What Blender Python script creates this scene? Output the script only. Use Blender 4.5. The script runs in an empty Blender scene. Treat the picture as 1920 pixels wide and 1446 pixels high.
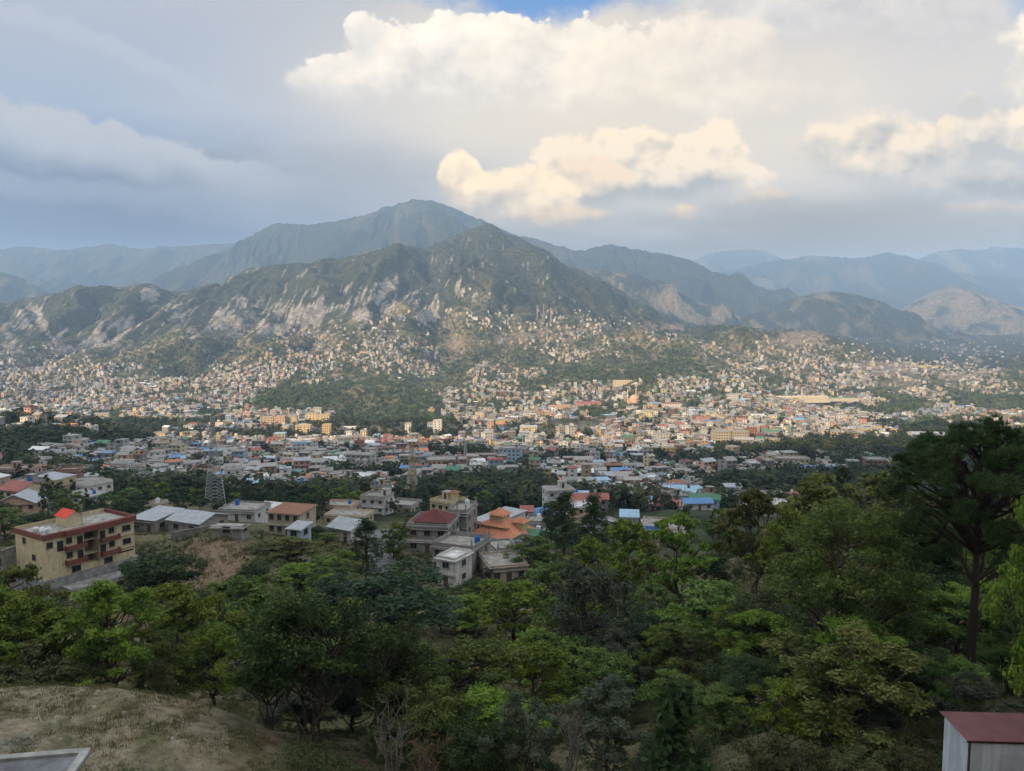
import bpy, math, random
import numpy as np
R = math.radians
scene = bpy.context.scene
COL = scene.collection
# ------------------------------------------------------------------ camera
F, TH = 1450.0, R(-4.85)
CT, ST = math.cos(TH), math.sin(TH)
cam_d = bpy.data.cameras.new('camera')
cam = bpy.data.objects.new('camera', cam_d); COL.objects.link(cam)
cam_d.sensor_fit = 'HORIZONTAL'; cam_d.sensor_width = 36.0; cam_d.lens = 36.0 * F / 1920.0
cam_d.clip_start = 0.2; cam_d.clip_end = 90000.0
cam.location = (0, 0, 0); cam.rotation_euler = (R(90) + TH, 0, 0)
scene.camera = cam
def ray(px, py):
    """photo pixel -> (x/y, z/y) slopes of its line of sight"""
    u = (np.asarray(px, float) - 960.0) / F; v = (723.0 - np.asarray(py, float)) / F
    den = CT - v * ST
    return u / den, (ST + v * CT) / den
def P(px, py, d):
    a, e = ray(px, py); return (float(a * d), float(d), float(e * d))
def pix(x, y, z):
    x = np.asarray(x, float); y = np.asarray(y, float); z = np.asarray(z, float)
    f = y * CT + z * ST; up = -y * ST + z * CT
    return 960 + F * x / f, 723 - F * up / f
# ------------------------------------------------------------------ exposure, sun, sky
vs = scene.view_settings
vs.view_transform = 'Standard'; vs.look = 'None'; vs.gamma = 1.0; vs.exposure = 0.65
scene.cycles.use_denoising = True
scene.cycles.volume_bounces = 3
scene.cycles.max_bounces = 6; scene.cycles.diffuse_bounces = 3; scene.cycles.transmission_bounces = 3
scene.cycles.sample_clamp_indirect = 4.0
SUN_EL, SUN_AZ = R(16.0), R(212.0)          # azimuth clockwise from +Y (view direction)
sun_d = bpy.data.lights.new('sun', 'SUN'); sun = bpy.data.objects.new('sun', sun_d); COL.objects.link(sun)
sun_d.energy = 5.0; sun_d.angle = R(0.5); sun_d.color = (1.0, 0.72, 0.42)
sun.rotation_euler = (R(90) - SUN_EL, 0, -SUN_AZ + R(180))
sun.location = (-300, -500, 400)
TO_SUN = (math.sin(SUN_AZ) * math.cos(SUN_EL), math.cos(SUN_AZ) * math.cos(SUN_EL), math.sin(SUN_EL))

def s2l(c):
    return tuple(((v / 255 + .055) / 1.055) ** 2.4 if v > 10 else v / 255 / 12.92 for v in c)

class E:
    """shader maths by operators"""
    def __init__(s, nt, sock): s.nt, s.s = nt, sock
    def _m(s, op, b=None, c=None, clamp=False):
        n = s.nt.nodes.new('ShaderNodeMath'); n.operation = op; n.use_clamp = clamp
        for i, v in enumerate((s, b, c)):
            if v is None: continue
            if isinstance(v, E): s.nt.links.new(v.s, n.inputs[i])
            else: n.inputs[i].default_value = v
        return E(s.nt, n.outputs[0])
    def __add__(s, b): return s._m('ADD', b)
    def __sub__(s, b): return s._m('SUBTRACT', b)
    def __mul__(s, b): return s._m('MULTIPLY', b)
    def __truediv__(s, b): return s._m('DIVIDE', b)
    def clamp(s): return s._m('ADD', 0.0, clamp=True)
    def sqrt(s): return s._m('SQRT')
    def abs(s): return s._m('ABSOLUTE')
    def max(s, b): return s._m('MAXIMUM', b)
    def smooth(s, lo, hi):
        n = s.nt.nodes.new('ShaderNodeMapRange'); n.interpolation_type = 'SMOOTHSTEP'
        for k, v in ((0, s), (1, lo), (2, hi)):
            if isinstance(v, E): s.nt.links.new(v.s, n.inputs[k])
            else: n.inputs[k].default_value = v
        return E(s.nt, n.outputs[0])
def mixc(nt, f, a, b):
    n = nt.nodes.new('ShaderNodeMix'); n.data_type = 'RGBA'
    for i, v in ((0, f), (6, a), (7, b)):
        if isinstance(v, E): nt.links.new(v.s, n.inputs[i])
        elif isinstance(v, (tuple, list)): n.inputs[i].default_value = tuple(v) + (1.0,)
        else: n.inputs[i].default_value = v
    return E(nt, n.outputs[2])
def noise_n(nt, vec, scale, detail, rough, lac=2.0):
    n = nt.nodes.new('ShaderNodeTexNoise'); n.inputs['Scale'].default_value = scale
    n.inputs['Detail'].default_value = detail; n.inputs['Roughness'].default_value = rough
    n.inputs['Lacunarity'].default_value = lac
    if vec is not None: nt.links.new(vec.s if isinstance(vec, E) else vec, n.inputs['Vector'])
    return E(nt, n.outputs[0])
def comb(nt, *xyz):
    n = nt.nodes.new('ShaderNodeCombineXYZ')
    for i, v in enumerate(xyz):
        if isinstance(v, E): nt.links.new(v.s, n.inputs[i])
        else: n.inputs[i].default_value = v
    return E(nt, n.outputs[0])

SKY_K = 0.12
HAZE, AIR_TOP, AIR_COL = 0.82e-4, 1215.0, (.41, .63, .98)      # the air between here and the hills
AIR_GLOW = (.38, .53, .73)                                      # its own brightness in the distance, as rendered
def build_sky():
    w = bpy.data.worlds.new('World'); scene.world = w; w.use_nodes = True
    w.cycles.sampling_method = 'MANUAL'; w.cycles.sample_map_resolution = 512
    nt = w.node_tree; nt.nodes.clear()
    out = nt.nodes.new('ShaderNodeOutputWorld'); bg = nt.nodes.new('ShaderNodeBackground')
    bg.inputs[1].default_value = SKY_K; nt.links.new(bg.outputs[0], out.inputs[0])
    st = nt.nodes.new('ShaderNodeTexSky'); st.sky_type = 'NISHITA'; st.sun_disc = False
    st.sun_elevation = SUN_EL; st.sun_rotation = SUN_AZ; st.altitude = 700; st.air_density = 1.0
    st.dust_density = 1.0; st.ozone_density = 1.5
    tc = nt.nodes.new('ShaderNodeTexCoord'); sp = nt.nodes.new('ShaderNodeSeparateXYZ')
    nt.links.new(tc.outputs['Generated'], sp.inputs[0])
    X, Y, Z = (E(nt, sp.outputs[i]) for i in range(3))
    yy = Y.abs().max(0.18)
    U = X / yy; V = Z / yy
    def vec_ma(v, mul, add):
        n = nt.nodes.new('ShaderNodeVectorMath'); n.operation = 'MULTIPLY_ADD'
        nt.links.new(v.s, n.inputs[0]); n.inputs[1].default_value = mul; n.inputs[2].default_value = add
        return E(nt, n.outputs[0])
    def length(v):
        n = nt.nodes.new('ShaderNodeVectorMath'); n.operation = 'LENGTH'; nt.links.new(v.s, n.inputs[0]); return E(nt, n.outputs['Value'])
    def sepy(v):
        n = nt.nodes.new('ShaderNodeSeparateXYZ'); nt.links.new(v.s, n.inputs[0]); return E(nt, n.outputs[1])
    def ramp(v, lo, hi, op):
        n = nt.nodes.new('ShaderNodeMapRange'); n.interpolation_type = 'SMOOTHSTEP'
        nt.links.new(v.s, n.inputs[0])
        for k, q in ((1, lo), (2, hi)):
            if isinstance(q, E): nt.links.new(q.s, n.inputs[k])
            else: n.inputs[k].default_value = q
        n.inputs[4].default_value = op
        return E(nt, n.outputs[0])
    def voro(v, scale):
        n = nt.nodes.new('ShaderNodeTexVoronoi'); n.voronoi_dimensions = '2D'; n.feature = 'SMOOTH_F1' if False else 'F1'
        n.inputs['Scale'].default_value = scale; n.inputs['Detail'].default_value = 2.0; n.inputs['Roughness'].default_value = .55
        n.normalize = True
        nt.links.new(v.s, n.inputs['Vector']); return E(nt, n.outputs['Distance'])
    UV = comb(nt, U, V, 0.0)
    nL = noise_n(nt, vec_ma(UV, (1, 2.2, 0), (0, 0, 3)), 3.2, 4.0, 0.5)
    nS = noise_n(nt, vec_ma(UV, (.7, 3.2, 0), (0, 0, 7)), 4.0, 5.0, 0.55)   # streaky
    n0 = noise_n(nt, vec_ma(UV, (1, 1.3, 0), (0, 0, 1)), 9.0, 7.0, 0.6)
    warp = (n0 - 0.5) * 0.035
    uvw = comb(nt, U + warp, V * 1.25 + (nL - 0.5) * 0.03, 0.0)
    vA = voro(uvw, 15.0)
    vB = voro(vec_ma(uvw, (1, 1, 1), (-.008, .018, 0)), 15.0)
    n1 = noise_n(nt, vec_ma(UV, (1, 1.15, 0), (0, 0, 5)), 34.0, 3.0, 0.6)
    nA = n0 * 0.72 + n1 * 0.2 - 0.185 + (vA * -0.8 + 0.72) * 0.42 + (nL - 0.5) * 0.9 + 0.02
    relief = (vB - vA) * 2.4 + (n0 - 0.5) * 2.6
    ragged = (n0 - 0.5) * 1.9
    reliefc = relief + 0.32; reliefs = (n0 - 0.5) * 2.4 + (n1 - 0.5) * 1.0 + (vB - vA) * 0.8 + 0.44
    def C(c, py):
        """the sky's own colour so that, seen through the air, it comes out as c"""
        el = max(.02, math.atan((723 - py) / F) + TH); t = math.exp(-HAZE * min(17500, AIR_TOP / math.sin(el)))
        return tuple(max(.012, (v - (1 - t) * g) / (t * 1.50)) / SKY_K for v, g in zip(s2l(c), AIR_GLOW))
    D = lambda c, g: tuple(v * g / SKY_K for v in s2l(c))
    UVw = comb(nt, U + (nL - 0.5) * 0.26, V + (nS - 0.5) * 0.13, 0.0)
    cur = C((160, 178, 202), 250)
    def blob(cur, px, py, rx, ry, col, op):
        u, e = ray(px, py); sx, sy = F / rx, F / ry
        r = length(vec_ma(UVw, (sx, sy, 0), (-u * sx, -e * sy, 0)))
        return mixc(nt, ramp(r, 1.0, 0.0, op), cur, C(col, py))
    # veil of high cloud: broad tints, set by direction
    for b in ((60, -40, 1000, 330, (180, 187, 201), .9), (420, 120, 420, 120, (172, 184, 202), .8), (200, 430, 1100, 240, (132, 152, 178), 1.0),
              (330, 240, 420, 60, (156, 173, 199), .7), (1250, 150, 1150, 500, (228, 220, 208), 1.0), (900, 170, 420, 240, (222, 217, 210), .75), (1480, 30, 430, 190, (196, 195, 200), .95),
              (1560, 190, 300, 220, (228, 220, 207), .85), (1800, 430, 700, 150, (174, 181, 187), .9), (1300, 455, 800, 130, (160, 172, 185), 1.0),
              (700, 350, 300, 140, (170, 180, 193), .8)):
        cur = blob(cur, *b)
    cur = blob(cur, 1270, 255, 640, 190, (224, 216, 206), .9)
    cur = blob(cur, 1500, 150, 420, 200, (222, 216, 208), .6)
    cur = blob(cur, 1790, 130, 460, 240, (217, 213, 209), .85)
    cur = blob(cur, 1900, 300, 300, 130, (208, 206, 203), .7)
    # blue gaps near the top of the view and beyond
    gap = V + (nL - 0.5) * 0.06 + (n0 - 0.5) * 0.10
    ug = (U - float(ray(1000, 0)[0])).abs()
    ug2 = (U - float(ray(1930, 0)[0])).abs()
    gm = (gap - ug * 0.30).smooth(0.340, 0.375)._m('MAXIMUM', (gap - ug2 * 0.9).smooth(0.355, 0.385))
    skyc = mixc(nt, 0.8, E(nt, st.outputs[0]), C((112, 154, 208), 10))
    cur = mixc(nt, gm, cur, skyc)
    high = V.smooth(0.55, 1.3)                        # overhead, out of view: broken cloud over blue, brightened to fill the foreground
    def cloud(cur, px, py, rx, ry, amp, edge, soft, lit, shd, vb, op=1.0):
        rel = reliefs if py < 200 else reliefc
        u, e = ray(px, py); sx, sy = F / rx, F / ry
        d = vec_ma(UV, (sx, sy, 0), (-u * sx, -e * sy, 0)); dy = sepy(d)
        dens = nA._m('MULTIPLY_ADD', amp, 1.0 - amp * 0.5) - length(d); dyn = dy + ragged
        al = ramp(dens, 0.0, dy._m('MULTIPLY_ADD', -soft * .5, edge + min(soft, 3.2) * .13).max(edge), op) * ramp(dyn, -1.15, .1 if soft > 4 else (-.05 if soft > 1.5 else -.5), 1.0)
        f = dy._m('MULTIPLY_ADD', vb, rel, clamp=True)
        return mixc(nt, al, cur, mixc(nt, f, C(shd, py), C(lit, py)))
    # the long layer of stratus low at one side: a lit upper edge fading downwards
    def layer(cur, p0, p1, amp, depth, lit, u_end, op):
        (u0, e0), (u1, e1) = ray(*p0), ray(*p1); k = float((e1 - e0) / (u1 - u0))
        t = U * k + float(e0 - u0 * k) + (nA - 0.5) * amp - V
        ue = float(ray(u_end, 300)[0])
        al = t.smooth(0.0, .010) * t.smooth(depth, .012) * U.smooth(ue, ue - .22) * op
        return mixc(nt, al, cur, C(lit, (p0[1] + p1[1]) / 2 + 40))
    cur = layer(cur, (0, 170), (620, 335), .075, .085, (186, 193, 204), 660, .9)
    cur = layer(cur, (0, 300), (700, 400), .05, .05, (158, 174, 195), 760, .6)
    cur = layer(cur, (330, 95), (560, 170), .10, .05, (190, 198, 209), 620, .45)
    for c in (
        # the tall bank across the top
        (1510, 30, 270, 150, 1.2, .40, 4.0, (226, 222, 218), (194, 194, 200), .4),
        (1760, 60, 280, 200, 1.1, .7, 3.0, (220, 216, 213), (198, 198, 202), .4, .85),
        (760, 150, 195, 120, 1.7, .10, 5.0, (250, 242, 230), (208, 207, 208), .55),
        (675, 80, 60, 80, 1.6, .10, 3.0, (248, 241, 231), (214, 213, 212), .5),
        (890, 135, 190, 125, 1.8, .10, 5.0, (252, 245, 234), (214, 211, 209), .5),
        (1060, 145, 190, 115, 1.8, .10, 5.0, (250, 242, 230), (217, 213, 208), .45),
        (1200, 170, 190, 110, 1.7, .26, 4.5, (248, 239, 225), (222, 215, 206), .4),
        (1340, 160, 190, 120, 1.7, .35, 5.0, (240, 231, 219), (216, 211, 206), .4, .8),
        (1470, 200, 190, 100, 1.6, .8, 3.0, (234, 225, 213), (214, 210, 206), .35, .6),
        (600, 165, 80, 50, 1.7, .25, 3.0, (240, 233, 224), (204, 205, 209), .5, .8),
        (1235, 165, 130, 46, 1.4, 1.4, .8, (255, 247, 226), (236, 226, 210), .3, .8),
        (1945, 190, 110, 150, 1.5, .26, 3.0, (250, 240, 224), (206, 204, 204), .5),
        # cumulus over the peaks
        (1240, 350, 240, 100, 1.5, .14, 3.2, (240, 228, 213), (176, 183, 190), 1.1, .9),
        (1110, 360, 100, 60, 1.4, .20, 2.6, (234, 220, 204), (178, 184, 190), 1.0),
        (868, 350, 44, 70, 1.3, .18, 1.6, (248, 233, 212), (206, 198, 192), .9),
        (965, 388, 120, 76, 1.5, .18, 2.8, (244, 230, 211), (192, 192, 194), .95, .9),
        (1640, 305, 190, 95, 1.4, .22, 3.2, (240, 227, 211), (186, 190, 193), .9),
        (1885, 285, 120, 105, 1.5, .20, 3.2, (246, 233, 215), (192, 194, 196), .9),
        (1775, 258, 26, 46, 1.2, .24, 1.0, (245, 229, 207), (204, 202, 199), .6),
        (1825, 205, 36, 38, 1.2, .24, 1.2, (248, 234, 212), (206, 204, 200), .6),
        (1880, 360, 280, 50, 1.1, .5, 2.6, (206, 204, 202), (168, 177, 185), 1.0, .85),
        (1275, 402, 46, 28, 1.4, .5, 1.8, (240, 217, 192), (180, 184, 188), .9, .7),
        (1465, 380, 95, 36, 1.3, .5, 2.2, (236, 216, 196), (178, 184, 189), 1.0, .75),
        (1860, 395, 120, 28, 1.2, .7, 1.8, (222, 208, 196), (180, 185, 190), .9, .65),
        (1060, 412, 120, 30, 1.3, .6, 1.8, (228, 212, 196), (178, 184, 190), .9, .7)):
        cur = cloud(cur, *c)
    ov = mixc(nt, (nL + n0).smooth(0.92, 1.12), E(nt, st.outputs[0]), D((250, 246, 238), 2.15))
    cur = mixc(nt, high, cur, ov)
    cur = mixc(nt, V.smooth(-0.12, -0.02), D((120, 128, 132), .8), cur)
    back = Y.smooth(-0.25, 0.1)                       # behind the viewer, unseen: thinner cloud round the low sun, brightened for fill
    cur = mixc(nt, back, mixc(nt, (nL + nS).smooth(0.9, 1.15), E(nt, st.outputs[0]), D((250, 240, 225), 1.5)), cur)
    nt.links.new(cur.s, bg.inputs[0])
build_sky()
# ------------------------------------------------------------------ numpy noise
def _hash(ix, iy, seed):
    h = (ix.astype(np.int64) * 374761393 + iy.astype(np.int64) * 668265263 + seed * 1274126177) & 0xffffffff
    h = ((h ^ (h >> 13)) * 1274126177) & 0xffffffff
    return (h ^ (h >> 16)) & 0xffffffff
def gnoise(x, y, seed=0):
    x = np.asarray(x, float); y = np.asarray(y, float)
    ix = np.floor(x); iy = np.floor(y); fx = x - ix; fy = y - iy
    ux = fx * fx * fx * (fx * (fx * 6 - 15) + 10); uy = fy * fy * fy * (fy * (fy * 6 - 15) + 10)
    def g(ox, oy):
        a = _hash(ix + ox, iy + oy, seed) * (2 * math.pi / 4294967296.0)
        return np.cos(a) * (fx - ox) + np.sin(a) * (fy - oy)
    a = g(0, 0); b = g(1, 0); c = g(0, 1); d = g(1, 1)
    return ((a + (b - a) * ux) * (1 - uy) + (c + (d - c) * ux) * uy) * 1.5
def fbm(x, y, octv=4, seed=0, gain=0.5):
    s = 0; amp = 1.0
    for o in range(octv):
        s = s + amp * gnoise(x * 2 ** o, y * 2 ** o, seed + o * 17); amp *= gain
    return s
def ridged(x, y, octv=4, seed=0, gain=0.55):
    s = 0; amp = 1.0; w = 1.0
    for o in range(octv):
        n = 1 - np.abs(gnoise(x * 2.03 ** o, y * 2.03 ** o, seed + o * 31)); n = n * n
        s = s + amp * n * w; w = np.clip(n * 1.4, 0, 1); amp *= gain
    return s
def sstep(x, lo, hi):
    t = np.clip((np.asarray(x, float) - lo) / (hi - lo), 0, 1); return t * t * (3 - 2 * t)

# ------------------------------------------------------------------ the lie of the land: profile curves across the view, near to far
PX = [-500, 0, 240, 480, 720, 960, 1200, 1440, 1680, 1920, 2420]
AS = np.linspace(-1.35, 1.35, 1081)
CURVES = []                                             # (distance, height) sampled over AS
def curve_z(d, zs, sm=14):
    a = np.array([(p - 960) / F / CT for p in PX])
    add_curve(a, np.full(len(PX), float(d)), np.array(zs, float), sm)
def curve_p(pts, d, sm=10):
    """pts: (px, py) or (px, py, d)"""
    a, dd, z = [], [], []
    for p in pts:
        D = p[2] if len(p) > 2 else d
        x, y, zz = P(p[0], p[1], D); a.append(x / y); dd.append(D); z.append(zz)
    add_curve(np.array(a), np.array(dd, float), np.array(z), sm)
def add_curve(a, d, z, sm):
    zz = np.interp(AS, a, z); dd = np.interp(AS, a, d)
    def smooth(v, n):
        if n <= 0: return v
        k = np.exp(-0.5 * (np.arange(-3 * n, 3 * n + 1) / n) ** 2); k /= k.sum()
        return np.convolve(np.pad(v, 3 * n, mode='edge'), k, 'valid')
    CURVES.append((smooth(dd, 14), smooth(zz, sm)))
cols = lambda ys: list(zip(PX, ys))
curve_z(3, [-9.0] * 11)
curve_z(14, [-13.5] * 11)
curve_z(26, [-19.5, -19.5, -19.5, -20, -20, -20, -20, -19, -18, -18, -18])
curve_z(38, [-23, -23, -23, -24.5, -26, -26, -25, -22.5, -21.5, -21, -20])
curve_z(50, [-25, -24.8, -24.8, -27.5, -30, -30, -29, -25, -23.5, -22.5, -20])
curve_z(60, [-32, -32, -31.5, -32.5, -33, -34, -31, -26.5, -25, -23, -20])
curve_z(75, [-37, -37, -37, -37, -36, -37, -34, -28, -26.5, -24.5, -21])
curve_z(92, [-41, -41, -40.5, -39.5, -39, -40.5, -36, -29.5, -28.5, -27, -22])
curve_z(115, [-44, -44, -43.5, -41.5, -42.5, -44, -40, -33.5, -33, -31, -24])
curve_p([(-500, 1110), (0, 1120), (200, 1116), (265, 1090), (330, 1036), (400, 1012), (480, 1020), (560, 1040), (720, 1097), (960, 1097), (1200, 1085), (1440, 1060), (1680, 1030), (1920, 975), (2420, 900)], 140, 5)
curve_z(175, [-52, -50, -49, -48.5, -53, -54, -54, -54, -52, -47, -30])
curve_z(230, [-58, -60, -60, -60, -65, -66, -66, -66, -66, -60, -40])
curve_z(320, [-64, -70, -75, -79, -80, -80, -80, -81, -82, -80, -60])
curve_z(430, [-72, -82, -90, -95, -97, -98, -99, -100, -101, -102, -90])
curve_z(550, [-70, -90, -103, -109, -110, -111, -112, -112, -113, -114, -110])
curve_p([(-500, 740), (-100, 775), (0, 790), (120, 795), (190, 806), (240, 826), (330, 856), (480, 863), (720, 862), (960, 862), (1200, 862), (1440, 865), (1680, 870), (1920, 872), (2420, 870)], 680, 6)
curve_z(850, [-100, -136, -138, -139, -139, -139, -139, -140, -142, -143, -140])
curve_z(1100, [-120, -149, -150, -151, -151, -151, -152, -153, -157, -157, -150])
curve_p([(-500, 770), (0, 768), (240, 771), (480, 770), (600, 780), (690, 790), (800, 786), (960, 771), (1200, 767), (1440, 771), (1680, 779), (1920, 778), (2420, 775)], 1400, 8)
curve_p([(-500, 740), (0, 736), (240, 740), (480, 734), (560, 730), (640, 720), (690, 714), (750, 722), (790, 742), (830, 755), (880, 745), (960, 737), (1200, 727), (1440, 741), (1680, 765), (1920, 757), (2420, 745)], 1700, 5)
curve_p([(-500, 727), (0, 720), (240, 722), (480, 707), (600, 712), (690, 722), (770, 735), (830, 742), (880, 725), (960, 716), (1200, 706), (1440, 723), (1680, 748), (1920, 738), (2420, 725)], 1850, 6)
curve_p([(-500, 704), (0, 698), (120, 690), (240, 700), (360, 702), (480, 677), (600, 668), (700, 672), (780, 690), (830, 705), (890, 680), (960, 682), (1200, 671), (1440, 690), (1680, 718), (1920, 707), (2420, 700)], 2200, 6)
curve_p([(-500, 690), (0, 685), (100, 668), (200, 655), (300, 645), (400, 642), (480, 632), (560, 620), (620, 606), (700, 597), (760, 602), (800, 622), (850, 606), (900, 600), (1000, 600), (1100, 602), (1200, 618), (1300, 631), (1440, 641), (1560, 655), (1680, 690), (1800, 704), (1920, 692), (2420, 680)], 2700, 5)
curve_p([(-500, 640), (0, 632), (100, 612), (200, 606), (285, 590), (380, 592), (480, 572), (560, 565), (640, 558), (720, 536), (800, 560), (860, 525), (930, 522), (1000, 537), (1080, 561), (1150, 578), (1220, 602), (1270, 622), (1360, 632), (1430, 634), (1470, 632), (1505, 620), (1545, 632), (1600, 652), (1680, 672), (1800, 690), (1920, 676), (2420, 660)], 3250, 5)
curve_p([(-500, 590, 3500), (0, 570, 3600), (60, 556, 3600), (100, 553, 3600), (160, 545, 3700), (210, 542, 3700), (260, 540, 3700), (285, 538, 3700), (310, 548, 3700), (370, 540, 3800), (420, 533, 3900), (480, 513, 4000), (560, 500, 4000), (640, 492, 4050), (690, 480, 4100), (740, 463, 4150), (770, 458, 4200), (800, 465, 4300), (830, 455, 4500), (870, 440, 4700), (905, 429, 4800), (930, 433, 4800), (960, 445, 4700), (1000, 470, 4600), (1050, 492, 4500), (1090, 510, 4500), (1150, 543, 4500), (1200, 575, 4500), (1250, 603, 4400), (1310, 618, 4400), (1440, 618, 4400), (1520, 625, 4400), (1600, 638, 4400), (1700, 652, 4400), (1800, 660, 4400), (1920, 655, 4400), (2420, 640, 4400)], 4200, 2)
def _behind():
    d, z = CURVES[-1]
    CURVES.append((d + 1300, np.minimum(z * 0.15 - 90, -60)))
_behind()
curve_z(8200, [-140] * 11)
curve_z(60000, [-160] * 11)
CD = np.array([c[0] for c in CURVES]); CZ = np.array([c[1] for c in CURVES]); NK = len(CURVES)
I_CREST = NK - 4
# height gradients along each curve's distance, limited so profiles do not overshoot
_s = np.diff(CZ, axis=0) / np.diff(CD, axis=0)
CM = np.zeros_like(CZ); CM[0] = _s[0]; CM[-1] = _s[-1]
_h = np.diff(CD, axis=0); _w1 = 2 * _h[1:] + _h[:-1]; _w2 = _h[1:] + 2 * _h[:-1]
with np.errstate(divide='ignore', invalid='ignore'):
    _hm = (_w1 + _w2) / (_w1 / _s[:-1] + _w2 / _s[1:])
CM[1:-1] = np.where(_s[:-1] * _s[1:] > 0, _hm, 0.0)
def _herm(t, h, z0, z1, m0, m1):
    t2 = t * t; t3 = t2 * t
    return (2 * t3 - 3 * t2 + 1) * z0 + (t3 - 2 * t2 + t) * h * m0 + (-2 * t3 + 3 * t2) * z1 + (t3 - t2) * h * m1
def relief(x, y, tt):
    """roughness added to the profiles; tt = curve number + fraction"""
    d = y
    z = fbm(x / 7, y / 7, 4, 5) * 0.5 * sstep(d, 14, 45)
    z = z + fbm(x / 40, y / 40, 3, 9) * 1.8 * sstep(d, 70, 160)
    z = z + fbm(x / 170, y / 170, 4, 21) * (6.0 * sstep(d, 420, 800) + 7.0 * sstep(d, 1300, 2200))
    lo, hi = 19.0, float(I_CREST)
    # gullied mountain face: spurs run down the slope
    w = sstep(tt, lo + 1.2, lo + 3.0) * (1 - 0.75 * sstep(tt, hi - 0.45, hi)) * (1 - sstep(tt, hi + .3, hi + 1))
    wx = x + 90 * fbm(x / 420, y / 420, 3, 41)
    g1 = np.abs(gnoise(wx / 250, y / 1500 + 3.1, 51)); g2 = np.abs(gnoise(wx / 105 + 0.5 * gnoise(x / 300, y / 300, 57), y / 700, 52)); g3 = np.abs(gnoise(wx / 46, y / 330, 53))
    rightfade = 1 - 0.75 * sstep(x, 500, 1400)
    z = z + w * rightfade * (g1 * 128 + g2 * 40 + g3 * 12 - 51)
    # smaller gullies in the inhabited slopes
    w2 = sstep(tt, 16.5, 18.5) * (1 - sstep(tt, lo + 1, lo + 2.6))
    z = z + w2 * (np.abs(gnoise(wx / 300, y / 1300, 61)) * 34 - 12 + fbm(x / 90, y / 90, 3, 63) * 6)
    return z
def land(x, y, rough=True):
    x = np.asarray(x, float); y = np.asarray(y, float)
    shp = np.broadcast(x, y).shape
    x = np.broadcast_to(x, shp).ravel(); y = np.maximum(np.broadcast_to(y, shp).ravel(), 3.0)
    z = np.empty(len(x))
    for i0 in range(0, len(x), 200000):
        xx, yy = x[i0:i0 + 200000], y[i0:i0 + 200000]
        fi = np.clip((xx / yy - AS[0]) / (AS[1] - AS[0]), 0, len(AS) - 1.001); j = fi.astype(int); f = fi - j
        D = CD[:, j] * (1 - f) + CD[:, j + 1] * f
        k = np.clip((yy[None, :] >= D).sum(0) - 1, 0, NK - 2); ar = np.arange(len(xx))
        Z = CZ[:, j] * (1 - f) + CZ[:, j + 1] * f; M = CM[:, j] * (1 - f) + CM[:, j + 1] * f
        d0, d1 = D[k, ar], D[k + 1, ar]; t = (yy - d0) / (d1 - d0)
        zz = _herm(t, d1 - d0, Z[k, ar], Z[k + 1, ar], M[k, ar], M[k + 1, ar])
        if rough: zz = zz + relief(xx, yy, k + t)
        z[i0:i0 + 200000] = zz
    return z.reshape(shp)
def ground(x, y): return float(land(np.array([x]), np.array([y]))[0])
def hit(px, py, lo=20.0, hi=4200.0):
    """where a photo line of sight meets the land"""
    a, e = ray(px, py)
    d = np.exp(np.linspace(math.log(lo), math.log(hi), 900)); z = land(a * d, d)
    i = np.argmax(z >= e * d)
    if i == 0: i = len(d) - 1
    d0, d1 = d[i - 1], d[i]
    for _ in range(14):
        m = (d0 + d1) / 2
        if ground(a * m, m) >= e * m: d1 = m
        else: d0 = m
    return float(a * d1), float(d1), float(ground(a * d1, d1))

# ------------------------------------------------------------------ mesh helpers
def mesh_np(name, V, faces4=None, faces3=None, mats=(), mat_idx=None, col=None, smooth=False, corner_col=None):
    me = bpy.data.meshes.new(name)
    V = np.asarray(V, np.float32).reshape(-1, 3)
    me.vertices.add(len(V)); me.vertices.foreach_set('co', V.ravel())
    parts = []; tot = []
    if faces4 is not None and len(faces4): f4 = np.asarray(faces4, np.int32).reshape(-1, 4); parts.append(f4.ravel()); tot.append(np.full(len(f4), 4, np.int32))
    if faces3 is not None and len(faces3): f3 = np.asarray(faces3, np.int32).reshape(-1, 3); parts.append(f3.ravel()); tot.append(np.full(len(f3), 3, np.int32))
    loops = np.concatenate(parts); tot = np.concatenate(tot)
    me.loops.add(len(loops)); me.loops.foreach_set('vertex_index', loops)
    me.polygons.add(len(tot)); st = np.zeros(len(tot), np.int32); st[1:] = np.cumsum(tot)[:-1]
    me.polygons.foreach_set('loop_start', st); me.polygons.foreach_set('loop_total', tot)
    for m in mats: me.materials.append(m)
    if mat_idx is not None: me.polygons.foreach_set('material_index', np.asarray(mat_idx, np.int32))
    if col is not None:
        c = me.color_attributes.new('Col', 'FLOAT_COLOR', 'POINT'); cc = np.ones((len(V), 4), np.float32); cc[:, :3] = col
        c.data.foreach_set('color', cc.ravel())
    if corner_col is not None:
        c = me.color_attributes.new('Col', 'FLOAT_COLOR', 'CORNER'); cc = np.ones((len(loops), 4), np.float32); cc[:, :3] = corner_col
        c.data.foreach_set('color', cc.ravel())
    if smooth: me.polygons.foreach_set('use_smooth', np.ones(len(tot), bool))
    me.update(calc_edges=True)
    return me
def grid_faces(nr, nc):
    i = np.arange(nr * nc).reshape(nr, nc)
    return np.stack([i[:-1, :-1], i[:-1, 1:], i[1:, 1:], i[1:, :-1]], -1).reshape(-1, 4)
def link(name, me, kind=None, parent=None, label=None, category=None, group=None, loc=None):
    o = bpy.data.objects.new(name, me); COL.objects.link(o)
    if kind: o['kind'] = kind
    if label: o['label'] = label
    if category: o['category'] = category
    if group: o['group'] = group
    if parent: o.parent = parent
    if loc is not None: o.location = loc
    return o
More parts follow.
